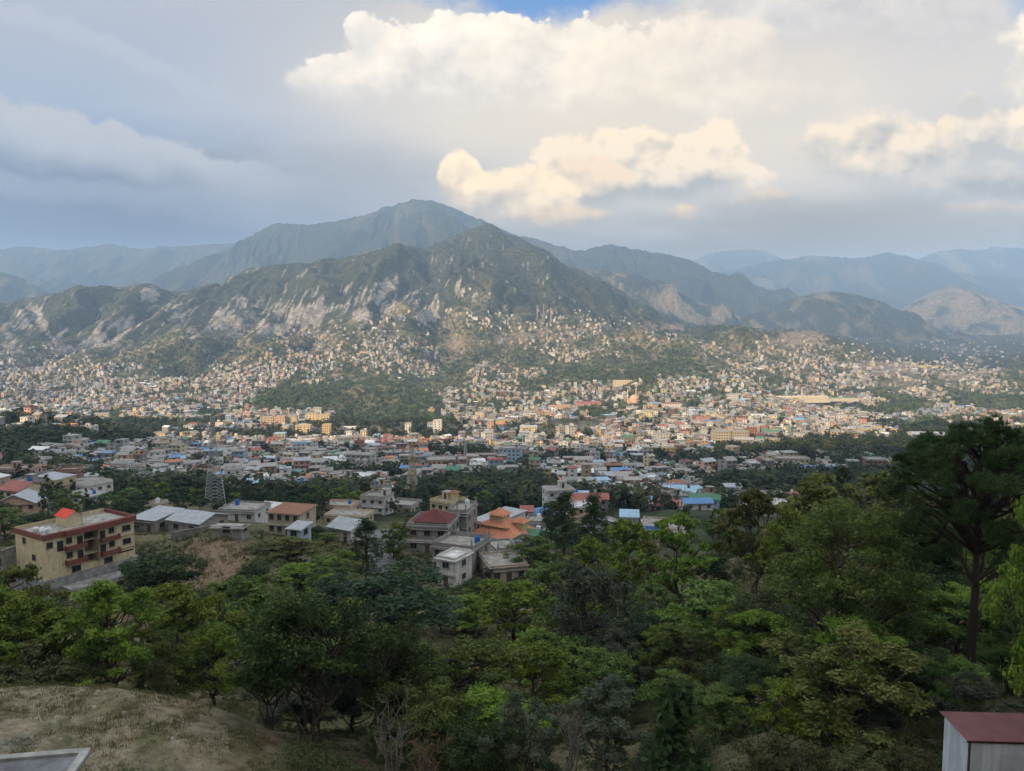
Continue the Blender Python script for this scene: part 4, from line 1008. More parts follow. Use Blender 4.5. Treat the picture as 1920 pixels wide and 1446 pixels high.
L(1092, 916, 36, 10, 1, 'cream', -6, d=330, roof=('gable', 'orange', .35), win=6, label='long cream school wing under terracotta tiles'); anchor('the long terracotta school roof', 1090, 908)
L(1036, 912, 28, 10, 1, 'cream', -6, d=335, roof=('gable', 'orange', .35), win=4, label='short terracotta roofed school wing between dark trees')
L(1020, 978, 36, 8, 1, 'white', 0, d=232, roof=('hip', 'blue', .5), label='small building under a bright blue tarpaulin roof'); anchor('the bright blue tarpaulin roof', 1018, 968)
L(988, 973, 22, 6, 1, 'white', 0, d=250, roof=('gable', 'red', .5), label='tiny house with salmon red gables beside the blue tarpaulin')
L(960, 950, 26, 7, 1, 'pale blue', 0, d=300, roof=('shed', 'pale blue', .3), label='small pale blue roof in the middle of the woods')
L(877, 935, 26, 8, 2, 'grey', 10, d=330, roof=('side_gable', 'grey', .6), label='grey house with a steep pointed gable among trees'); anchor('the pointed grey gable', 877, 925)
L(828, 888, 54, 18, 3, 'orange', 6, d=520, roof=('flat', 'concrete'), win=6, label='large orange three-storey block in the middle of the town', lod=2); anchor('the large orange block', 828, 878)
L(600, 878, 60, 20, 1, 'white', 10, d=545, roof=('gable', 'white', .2), win=4, h=5.5, label='bright white warehouse with broad white roof', lod=2); anchor('the white warehouse', 592, 870)
L(580, 885, 36, 14, 2, 'white', 10, d=525, roof=('flat', 'white'), win=3, label='white annexe of two floors before the warehouse', lod=2)
L(550, 905, 28, 9, 2, 'peach', -8, d=440, roof=('flat', 'turquoise'), win=3, label='peach house with a turquoise roof shelter', lod=2); anchor('the turquoise roof shelter', 548, 895)
L(540, 890, 26, 9, 1, 'white', -8, d=480, roof=('gable', 'red', .3), label='long house with pinkish red sheet roof', lod=2)
L(955, 878, 40, 16, 5, 'pale blue', -8, d=600, roof=('flat', 'concrete'), win=5, wincol=(.02, .03, .05), label='dark glazed five-storey office block beyond the woods', lod=2, tower=True); anchor('the glazed office block', 955, 865)
L(905, 868, 60, 12, 2, 'brick red', 4, d=650, roof=('flat', 'concrete'), win=8, label='long brick red block behind the office building', lod=2)
L(1356, 834, 30, 14, 5, (.40, .36, .29), 6, d=860, roof=('flat', 'concrete'), win=6, label='pale many-windowed hotel block, the wider of two', lod=2); anchor('the pale hotel blocks', 1372, 822)
L(1388, 835, 34, 14, 5, (.38, .34, .28), 6, d=840, roof=('flat', 'concrete'), win=7, label='pale many-windowed hotel block with the flat front', lod=2)
L(1412, 830, 14, 12, 6, 'brick red', 0, d=880, roof=('flat', 'concrete'), win=3, label='narrow brick red tower beside the hotel blocks', lod=2)
L(765, 812, 12, 10, 4, 'white', 0, d=1050, roof=('flat', 'concrete'), win=2, label='slim white four-storey house at the foot of the bare hill', lod=2)
L(820, 812, 16, 12, 5, 'white', 0, d=1060, roof=('flat', 'concrete'), win=2, label='tall white slab with blank sides near the bare hill', lod=2)
L(808, 812, 14, 12, 4, 'pale blue', 0, d=1064, roof=('flat', 'concrete'), win=3, label='blue glazed block attached to the tall white slab', lod=2)
for i, (px, py, w, st, c, ad) in enumerate(((500, 798, 24, 4, 'beige', 'plain'), (524, 798, 20, 4, 'peach', 'rosy'), (545, 797, 22, 4, 'cream', 'yellowish'), (585, 793, 24, 5, 'cream', 'tall cream'), (606, 793, 22, 4, 'cream', 'warm cream'), (568, 812, 28, 3, 'cream', 'lower cream'), (612, 815, 16, 4, 'yellow', 'narrow yellow'), (592, 780, 20, 4, 'white', 'upper white'))):
    L(px, py, w, 12, st, c, 4, d=1150 + i * 6 if py > 785 else 1230, roof=('flat', 'concrete'), win=4, lod=2, label=f'{ad} apartment block in the sunlit terrace at the hill foot', category='apartment block')
L(1050, 772, 40, 14, 3, 'peach', 8, d=1420, roof=('flat', 'orange'), win=8, lod=2, label='broad peach college block with orange roof edge'); anchor('the broad peach college', 1050, 765)
L(1105, 762, 46, 20, 2, 'pink', 8, d=1480, roof=('gable', 'red', .3), win=8, lod=2, label='long rosy college hall with a red pitched roof')
L(1228, 762, 24, 12, 2, 'cream', 6, d=1480, roof=('hip', 'concrete', .3), win=5, lod=2, label='cream columned hall near the mosque dome')
L(1262, 763, 36, 14, 2, 'white', 6, d=1470, roof=('hip', 'rusty', .3), win=7, lod=2, label='long pale hall with a low reddish roof')
L(1215, 780, 22, 12, 3, 'white', 4, d=1340, roof=('flat', 'concrete'), win=6, lod=2, label='white three-storey block below the mosque')
L(1168, 722, 34, 14, 3, 'cream', 6, d=1900, roof=('flat', 'cream') if False else ('flat', 'white'), win=7, lod=2, label='large pale institute with a straight white roof line')
L(1735, 688, 28, 10, 1, (.50, .42, .16), 8, d=2650, roof=('flat', 'concrete'), win=6, lod=2, h=5, label='bright yellow long building on the far spur')
L(1645, 886, 34, 12, 3, 'brick red', -4, d=480, roof=('flat', 'concrete'), win=4, lod=2, label='red brick block above the near tree tops'); anchor('the red brick block', 1645, 878)
L(1535, 890, 66, 12, 1, 'white', -4, d=500, roof=('gable', 'blue', .3), win=6, lod=2, h=4, label='long deep blue roofed hall before the woods'); anchor('the deep blue hall', 1535, 880)
L(1488, 876, 60, 12, 2, 'beige', -4, d=530, roof=('flat', 'concrete'), win=6, lod=2, label='wide beige flat-roofed building beside the blue hall')
L(1745, 822, 60, 24, 1, 'white', -6, d=900, roof=('gable', 'grey', .2), win=6, lod=2, h=4.5, label='low pale grey hall by the river bend'); anchor('the pale hall by the river', 1745, 815)
L(655, 806, 26, 8, 1, 'white', 0, d=1110, roof=('flat', 'white'), win=3, lod=2, label='white depot on the cut bank road')
L(120, 812, 26, 10, 2, 'orange', -10, d=610, roof=('flat', 'concrete'), win=3, lod=2, label='orange house among white ones on the wooded spur'); anchor('the orange house on the wooded spur', 115, 805)
L(85, 812, 34, 10, 2, 'pale blue', -10, d=600, roof=('flat', 'concrete'), win=5, lod=2, label='pale blue house on the wooded spur')
L(158, 815, 28, 10, 2, 'white', -6, d=615, roof=('flat', 'concrete'), tower=True, win=3, lod=2, label='stepped white house at the end of the wooded spur')
L(25, 812, 30, 10, 2, 'white', -10, d=585, roof=('flat', 'grey'), win=4, lod=2, label='white house half hidden at the head of the wooded spur')
L(52, 790, 14, 9, 4, 'pink', -10, d=640, roof=('hip', 'maroon', .6), win=2, lod=2, label='rosy tower house topping the wooded spur')
# maroon hipped roof and orange tiers, as roofs of their houses
def add_cap(label_start, w, dep, z, y0, col, rise, x0=0, name='roof_tier', wallc=None, wh=1.2):
    h = next(h for h in HOUSES if h['label'] and h['label'].startswith(label_start)); m = MB()
    if wallc: m.box(x0 - w / 2 + .5, x0 + w / 2 - .5, y0 + .5, y0 + dep - .5, z - wh, z, wallc, W_)
    a, b = (x0 - max(0, w - dep) / 2, y0 + dep / 2, z + rise), (x0 + max(0, w - dep) / 2, y0 + dep / 2, z + rise); q = [(x0 - w / 2, y0, z), (x0 + w / 2, y0, z), (x0 + w / 2, y0 + dep, z), (x0 - w / 2, y0 + dep, z)]
    m.poly([q[0], q[1], b, a], col, T_).poly([q[1], q[2], b], col, T_).poly([q[2], q[3], a, b], col, T_).poly([q[3], q[0], a], col, T_).poly(q[::-1], (.2, .2, .2), P_)
    m.build(name, h['o'])
add_cap('grey two-storey house carrying', 9.0, 8.0, 6.9, 1.2, ROOFC['maroon'], 2.2, .4, wallc=(.3, .29, .27), wh=.7)
add_cap('house with broad bright orange', 8.6, 8.0, 5.4, 2.2, ROOFC['orange'], 2.0, -1.2, wallc=PAL['yellow'], wh=1.6)
add_cap('house with broad bright orange', 4.8, 4.6, 7.8, 3.6, ROOFC['orange'], 1.7, -1.2, wallc=PAL['yellow'], wh=1.6)
add_cap('house with broad bright orange', 3.6, 3.6, 6.2, 5.5, ROOFC['orange'], 1.4, 4.2, wallc=PAL['yellow'], wh=2.4)
add_cap('tall yellow three-storey', 3.4, 3.4, 11.9, 4.8, ROOFC['rusty'], 1.1, 1.2, wallc=PAL['yellow'], wh=2.4)
for h in HOUSES: h['o']['group'] = NEARTOWN
N_LAND = len(HOUSES)

# ------------------------------------------------------------------ the cream apartment block on its grey basement
def apartment_block():
    d = 143.0; x, y, z = P(84, 1090, 134); rot = R(58); x += 8.6 * math.cos(rot); y += 8.6 * math.sin(rot)
    root = empty('apartment_building', (x, y, z), rot, 'cream three-storey apartment block with maroon balconies and roof band above a grey basement', 'apartment block')
    root.scale = (.83, .9, .84)
    cream, maroon, dark = (.56, .48, .325), (.17, .062, .048), (.02, .018, .018)
    Wd, dep, h = 20.4, 11.0, 3.15; H = 3 * h - .6
    m = MB(); m.box(-Wd / 2, -1.6, 0, dep, 0, H, cream, W_).box(1.7, Wd / 2, 0, dep, 0, H, cream, W_).box(-1.6, 1.7, 2.6, dep, 0, H, (.14, .12, .10), W_).box(-1.6, 1.7, .3, 2.6, 0, 1.2, cream, W_); m.build('wall', root)
    for k in (1, 2): MB().box(-1.6, 1.7, .35, 2.6, k * h + .1, k * h + .25, (.42, .36, .24), P_, True).build('landing', root)
    b = MB(); zt = H
    for (x0, x1, yo) in ((-Wd / 2 - .3, -5.9, -.35), (-5.9, 1.9, -1.05), (1.9, 6.3, -1.05), (6.3, Wd / 2 + .3, -.6)): b.box(x0, x1, yo, .2, zt - .15, zt + 1.0, maroon, P_, True)
    b.box(-Wd / 2 - .3, -Wd / 2 + .1, .2, dep + .3, zt - .15, zt + 1.0, maroon, P_, True).box(Wd / 2 - .1, Wd / 2 + .3, .2, dep + .3, zt - .15, zt + 1.0, maroon, P_, True)
    b.build('roof_band', root)
    s = MB(); s.box(-Wd / 2 + .1, Wd / 2 - .1, .2, dep, zt, zt + .2, (.34, .335, .32), C_)
    s.box(-Wd / 2 + .1, Wd / 2 - .1, dep, dep + .15, zt, zt + 1.15, (.50, .43, .28), W_).box(-Wd / 2 + .1, -Wd / 2 + 3.2, dep * .45, dep * .45 + .15, zt + .2, zt + .9, (.48, .42, .3), W_); s.build('roof', root)
    t = MB(); t.box(-2.6, .9, 4.4, 8.6, zt + .2, zt + 2.6, cream, W_); t.build('stair_tower', root)
    t = MB(); red = (.62, .07, .04); t.poly([(-3.0, 4.1, zt + 2.4), (-.85, 4.1, zt + 3.8), (-.85, 8.9, zt + 3.8), (-3.0, 8.9, zt + 2.4)], red, T_).poly([(1.3, 4.1, zt + 2.4), (1.3, 8.9, zt + 2.4), (-.85, 8.9, zt + 3.8), (-.85, 4.1, zt + 3.8)], (.34, .35, .36), T_).poly([(-2.6, 4.39, zt + 2.6), (.9, 4.39, zt + 2.6), (-.85, 4.39, zt + 3.7)], cream, W_); t.build('stair_roof', root)
    for (x0, x1, k) in ((-5.9, -1.6, 1), (-5.9, -1.6, 2), (1.9, 6.2, 1), (1.9, 6.2, 2)):
        c = MB(); zz = k * h - .75; c.box(x0, x1, -1.05, 0, zz, zz + .15, (.40, .34, .24), P_, True).box(x0, x1, -1.12, -1.0, zz - .1, zz + .95, maroon, P_, True).box(x0 - .05, x0 + .06, -1.0, 0, zz - .1, zz + .95, maroon, P_, True).box(x1 - .06, x1 + .05, -1.0, 0, zz - .1, zz + .95, maroon, P_, True); c.build('balcony', root)
    dm = shared(('door', 'b'), lambda: door_mb(1.3, 2.2, (.03, .022, .02))); fc = (.10, .08, .07)
    for xx, zz in ((-2.5, h - .6), (-2.5, 2 * h - .6), (2.6, h - .6), (2.6, 2 * h - .6), (-6.8, 2 * h - .7)): link('door', dm, parent=root, loc=(xx, 0, zz))
    for w_, xx, zz in ((1.3, -4.9, h + .55), (1.3, -4.9, 2 * h + .55), (1.3, 4.7, h + .6), (1.3, 4.7, 2 * h + .6), (2.0, 8.3, h + .4), (2.0, 8.3, 2 * h + .3), (2.0, -3.6, .3), (2.0, 3.7, .3), (1.3, -9.0, 2 * h + .5)): add_window(root, w_, 1.28, fc, (xx, 0, zz))
    for yy, zz in ((4.0, h + .6), (7.5, 2 * h + .6)): add_window(root, 1.3, 1.28, fc, (-Wd / 2, yy, zz), -90)
    l = MB(); l.box(5.9, Wd / 2 + .05, -.06, 0, h - .75, h - .6, maroon, P_).box(5.9, Wd / 2 + .05, -.06, 0, 2 * h - .95, 2 * h - .8, maroon, P_).box(6.0, 9.8, -.05, 0, 1.7, 2.05, dark, P_); l.build('trim', root)
    for (xx, yy) in ((-9.1, 2.4), (-8.3, 3.9), (-7.7, 2.6), (-8.9, 5.2)): add_tank(root, 'white', (xx, yy, zt + .2))
    g = MB(); g.box(-Wd / 2 - 1.0, Wd / 2 + 1.0, -.3, dep + 1, -2.2, 0, (.27, .27, .275), C_).box(-Wd / 2 + 3, Wd / 2 - 1.5, -4.6, -.3, -5.5, -2.0, (.30, .305, .31), C_).box(-Wd / 2 - 1, Wd / 2 + 1, -.3, dep, -7.5, -2.2, (.27, .27, .275), C_); g.build('basement', root)
    add_window(root, 2.0, 1.28, fc, (3.2, -4.6, -4.2))
    anchor('the cream apartment block', 150, 1020)
    HOUSES.append(dict(o=root, x=x, y=y + 5, z=z, r=13, pos=(150, 1020), wall='x', roof=('x', 'x'), st=3, tank=None, tower=0, pillars=0, label='x', w=18, H=9, dep=11, rot=rot))
apartment_block()
def slab_wall(name, px0, px1, py0, py1, d0, d1, h, col, label, t=.3, cat='wall'):
    a = P(px0, py0, d0); b = P(px1, py1, d1); m = MB(); n = 6
    ux, uy = b[0] - a[0], b[1] - a[1]; Ln = math.hypot(ux, uy)
    m.box(0, Ln, -t / 2, t / 2, -3, h, col, C_).box(-.05, Ln + .05, -t / 2 - .06, t / 2 + .06, h, h + .1, tuple(c * 1.15 for c in col), C_)
    o = m.build(name, None, (a[0], a[1], min(a[2], b[2])), math.atan2(uy, ux)); o['label'] = label; o['category'] = cat; return o
slab_wall('boundary_wall', 322, 400, 1012, 1005, 160, 166, 2.4, (.20, .19, .18), 'low grey block wall before the green-fronted shed')
slab_wall('boundary_wall', 395, 492, 1016, 1018, 158, 155, 2.0, (.19, .18, .175), 'low grey block wall under the whitewashed house')
slab_wall('boundary_wall', 5, 40, 1062, 1050, 138, 142, 3.0, (.30, .29, .28), 'grey block wall at the foot of the peach gabled house')

# ------------------------------------------------------------------ masts
def mast(px, py_base, py_top, d, wb, wt, cols, label, n_seg=14, r=.13, dishes=4):
    x, y, z = P(px, py_base, d); H = P(px, py_top, d)[2] - z
    root = empty('lattice_mast', (x, y, z), R(20), label, 'mast', 'lattice masts of the valley')
    tap = lambda t: (wb + (wt - wb) * min(1, t * 1.25)) / 2
    zs = [H * (k / n_seg) ** .85 for k in range(n_seg + 1)]
    cn = [(-1, -1), (1, -1), (1, 1), (-1, 1)]
    for cx, cy in cn:
        m = MB(); m.bar((cx * tap(0), cy * tap(0), -3), (cx * tap(0), cy * tap(0), .1), r * 1.6, (.3, .3, .3), C_)
        for k in range(n_seg):
            a, b = tap(zs[k] / H), tap(zs[k + 1] / H); m.bar((cx * a, cy * a, zs[k]), (cx * b, cy * b, zs[k + 1]), r * (1 - .3 * k / n_seg), cols[k % len(cols)], P_)
        m.build('leg', root)
    m = MB()
    for k in range(n_seg):
        a, b = tap(zs[k] / H), tap(zs[k + 1] / H)
        for q in range(4):
            p0, p1 = cn[q], cn[(q + 1) % 4]; c = cols[k % len(cols)]
            m.bar((p0[0] * a, p0[1] * a, zs[k]), (p1[0] * b, p1[1] * b, zs[k + 1]), r * .5, c, P_); m.bar((p1[0] * a, p1[1] * a, zs[k]), (p0[0] * b, p0[1] * b, zs[k + 1]), r * .5, c, P_); m.bar((p0[0] * b, p0[1] * b, zs[k + 1]), (p1[0] * b, p1[1] * b, zs[k + 1]), r * .5, c, P_)
    m.build('bracing', root)
    m = MB(); m.bar((0, 0, H), (0, 0, H + 3.5), .06, cols[0], P_); m.build('spike', root)
    dm = shared(('antenna', 0), lambda: MB().cyl(0, 0, 0, .3, .75, (.55, .55, .55), P_, 14)); pm = shared(('antenna', 1), lambda: MB().box(-.18, .18, -.1, .1, 0, 2.2, (.6, .6, .6), P_, True))
    rr = random.Random(int(px))
    for q in range(dishes):
        zz = H * rr.uniform(.68, .97); s = tap(zz / H) + .3; a = rr.choice(cn)
        o = link('antenna', dm if q % 2 else pm, parent=root, loc=(a[0] * s, a[1] * s, zz)); o.rotation_euler = (R(90) if q % 2 else 0, 0, rr.uniform(0, 6.28))
    anchor(label.split(',')[0] if False else 'the ' + ' '.join(label.split()[:3]), px, (py_base + py_top) / 2); return root
mast(404, 962, 782, 300, 8.6, 1.6, [(.34, .36, .38)], 'tall grey lattice mast rising over the hillside houses', 15, .13, 5)
mast(773, 938, 832, 360, 5.2, 1.7, [(.40, .38, .30), (.34, .22, .08), (.42, .40, .33)], 'yellow painted lattice mast among trees in the town middle', 11, .15, 5)
mast(873, 868, 826, 640, 3.4, 1.2, [(.40, .42, .44)], 'slim grey lattice mast by the white houses', 8, .14, 3)
mast(1135, 838, 806, 820, 3.2, 1.2, [(.42, .43, .44)], 'small grey lattice mast near the smoke', 7, .14, 2)
mast(285, 710, 684, 2250, 5, 1.5, [(.45, .45, .45)], 'far pale pylon standing on the settled slope', 7, .3, 0)
mast(1007, 600, 572, 2700, 6, 1.6, [(.32, .33, .34)], 'first far pylon under the ridge', 7, .18, 0)
mast(1019, 602, 570, 2720, 6, 1.6, [(.32, .33, .34)], 'second far pylon under the ridge, the tallest', 7, .18, 0)
mast(1033, 603, 577, 2740, 6, 1.6, [(.5, .42, .40)], 'reddish far pylon under the ridge', 7, .18, 0)
mast(1503, 752, 728, 1650, 5, 1.4, [(.5, .5, .5)], 'thin floodlight pylon over the stadium', 7, .3, 0)

# ------------------------------------------------------------------ mosque and stadium
def mosque():
    x, y, z = P(1190, 757, 1520); root = empty('mosque', (x, y, z), 0, 'pink domed mosque with two slender minarets in the far town', 'mosque')
    pk = (.62, .36, .26); m = MB(); m.box(-11, 11, 0, 20, -4, 6, (.60, .42, .30), W_); m.build('wall', root)
    m = MB(); pts = [(7.4, 6), (8.0, 8), (7.6, 11), (5.8, 14), (3.0, 16.2), (.3, 17.2)]
    for (r0, z0), (r1, z1) in zip(pts, pts[1:]): m.cyl(0, 10, z0, z1, r0, pk, P_, 20, r1)
    m.build('dome', root)
    for sx, hh in ((-11, 27), (6, 33)):
        m = MB(); m.cyl(sx, 22, -3, hh * .8, .95, (.66, .54, .36), P_, 10, .8).cyl(sx, 22, hh * .8, hh * .83, 1.5, (.66, .54, .36), P_, 10).cyl(sx, 22, hh * .83, hh, .7, (.66, .54, .36), P_, 10, .1); m.build('minaret', root)
    anchor('the domed mosque', 1190, 745)
    HOUSES.append(dict(o=root, x=x, y=y + 8, z=z, r=20, pos=(1190, 748), wall='x', roof=('x', 'x'), st=1, tank=None, tower=0, pillars=0, label='x', w=20, H=15, dep=20, rot=0))
mosque()
def stadium():
    x, y, z = P(1505, 752, 1600); root = empty('stadium_stand', (x, y, z), R(4), 'long pale stadium stand with stepped terraces above the dense town', 'stadium')
    m = MB(); n = 5
    for k in range(n): m.box(-68, 60, k * 2.0, 14, -4 if k == 0 else k * 1.5, (k + 1) * 1.5, (.55, .49, .38) if k % 2 == 0 else (.44, .40, .33), C_)
    m.build('terrace', root)
    m = MB(); m.box(-68, 60, 14, 16, -4, 9.5, (.56, .50, .38), W_); m.build('wall', root)
    m = MB(); m.box(60, 130, 16, 40, -3, 3.2, (.50, .47, .40), C_).box(62, 128, 18, 38, 3.2, 3.4, (.16, .26, .12), P_); m.build('playing_field', root)
    HOUSES.append(dict(o=root, x=x, y=y + 10, z=z, r=60, pos=(1505, 745), wall='x', roof=('x', 'x'), st=1, tank=None, tower=0, pillars=0, label='x', w=120, H=8, dep=30, rot=0))
stadium()
anchor('the stadium stand', 1505, 748)

# ------------------------------------------------------------------ the two roofs at the bottom corners
def corrugated(m, w, L, pitch, amp, f, col, mat):
    """corrugated sheet: f(u, v, h) -> point"""
    n = int(w / pitch * 4)
    for i in range(n):
        u0, u1 = i * w / n, (i + 1) * w / n; h0 = amp * math.sin(u0 / pitch * 6.2832); h1 = amp * math.sin(u1 / pitch * 6.2832)
        m.poly([f(u0, 0, h0), f(u1, 0, h1), f(u1, L, h1), f(u0, L, h0)], col, mat)
def corner_shed():
    d = 30.0
    x, y, z = P(1818, 1389, d)                             # near upper corner under the eave
    rot = R(-3); root = empty('sheet_metal_shed', (x, y, z - 3.2), rot, 'white corrugated metal shed with a dull maroon corrugated roof', 'shed')
    wc = (.50, .54, .60); Wd, dep, hf = 5.2, 2.0, 3.2
    def wall(f, w, nm):
        m = MB(); corrugated(m, w, 1.0, .20, .011, f, wc, W_); m.build(nm, root)
    wall(lambda u, v, h: (u, -h, v * hf), Wd, 'wall')
    sl = .03
    wall(lambda u, v, h: (-h, u, v * (hf + u * sl)), dep, 'wall')
    m = MB(); m.box(.02, Wd - .02, dep, dep + .04, 0, hf + dep * sl, wc, P_).box(Wd - .02, Wd, .02, dep, 0, hf, wc, P_); m.build('wall', root)
    m = MB(); m.box(-.03, .04, -.045, .03, 0, hf, (.08, .05, .06), P_); m.build('corner_trim', root)
    m = MB(); rc = (.17, .080, .084); ov = .10; Lr = dep + .25
    corrugated(m, Wd + .2, 1.0, .125, .022, lambda u, v, h: (-.16 + u, -ov + v * Lr, hf + .05 + (-ov + v * Lr) * sl + h), rc, M_IDX_ROOF)
    m.build('roof', root)
    m = MB(); m.box(-.12, Wd, -.06, -.03, hf - .06, hf + .04, (.06, .02, .025), P_); m.build('eave', root)
M_IDX_ROOF = P_
corner_shed()
def corner_roof():
    d = 29.0; x, y, z = P(170, 1407, d)                    # far right corner of a flat concrete roof
    rot = R(9); root = empty('concrete_building', (x, y, z), rot, 'bare grey concrete building with a thin raised roof edge at the dirt terrace', 'building')
    g = (.18, .19, .21); m = MB(); m.box(-14, -.3, -9, -.32, -5, -.12, g, C_); m.build('wall', root)
    m = MB(); m.box(-14, 0, -9, 0, -.14, 0, g, C_, True); m.build('roof', root)
    m = MB(); e = (.34, .345, .34); m.box(-14, 0, -.3, .02, .0, .11, e, C_).box(-.3, .02, -9, -.3, .0, .11, e, C_); m.build('roof_edge', root)
corner_roof()
# ------------------------------------------------------------------ road between trees and the river
def ribbon(name, pts, w, col, lift, kind='structure', mat=None):
    p = np.array([hit(px, py, 100) for px, py in pts]); n = 60
    s = np.linspace(0, len(p) - 1, n); q = np.stack([np.interp(s, range(len(p)), p[:, k]) for k in range(3)], 1)
    t = np.gradient(q, axis=0); nrm = np.stack([t[:, 1], -t[:, 0]], 1); nrm /= np.linalg.norm(nrm, axis=1, keepdims=True)
    w = np.interp(s, range(len(p)), w) if not np.isscalar(w) else np.full(n, w)
    Vv = []
    for i in range(n):
        zc = max(ground(q[i, 0] + k * nrm[i, 0] * w[i] / 2, q[i, 1] + k * nrm[i, 1] * w[i] / 2) for k in (-1, 0, 1)) + lift
        Vv += [(q[i, 0] - nrm[i, 0] * w[i] / 2, q[i, 1] - nrm[i, 1] * w[i] / 2, zc), (q[i, 0] + nrm[i, 0] * w[i] / 2, q[i, 1] + nrm[i, 1] * w[i] / 2, zc)]
    link(name, mesh_np(name, Vv, grid_faces(n, 2), mats=[mat], smooth=True), kind)
M_ROAD = material('asphalt', (.15, .15, .155), .9); M_RIVER = material('silty_water', (.24, .22, .20), .35, spec=.4)
ribbon('road', [(712, 1085), (716, 1050), (718, 1024), (714, 1008), (722, 994)], 6.5, None, .25, mat=M_ROAD)
ribbon('river', [(1640, 822), (1668, 806), (1690, 793), (1712, 787), (1735, 780), (1760, 768), (1772, 760)], [34, 34, 40, 46, 40, 36, 30], None, 1.2, mat=M_RIVER)
rnd = random.Random(7)
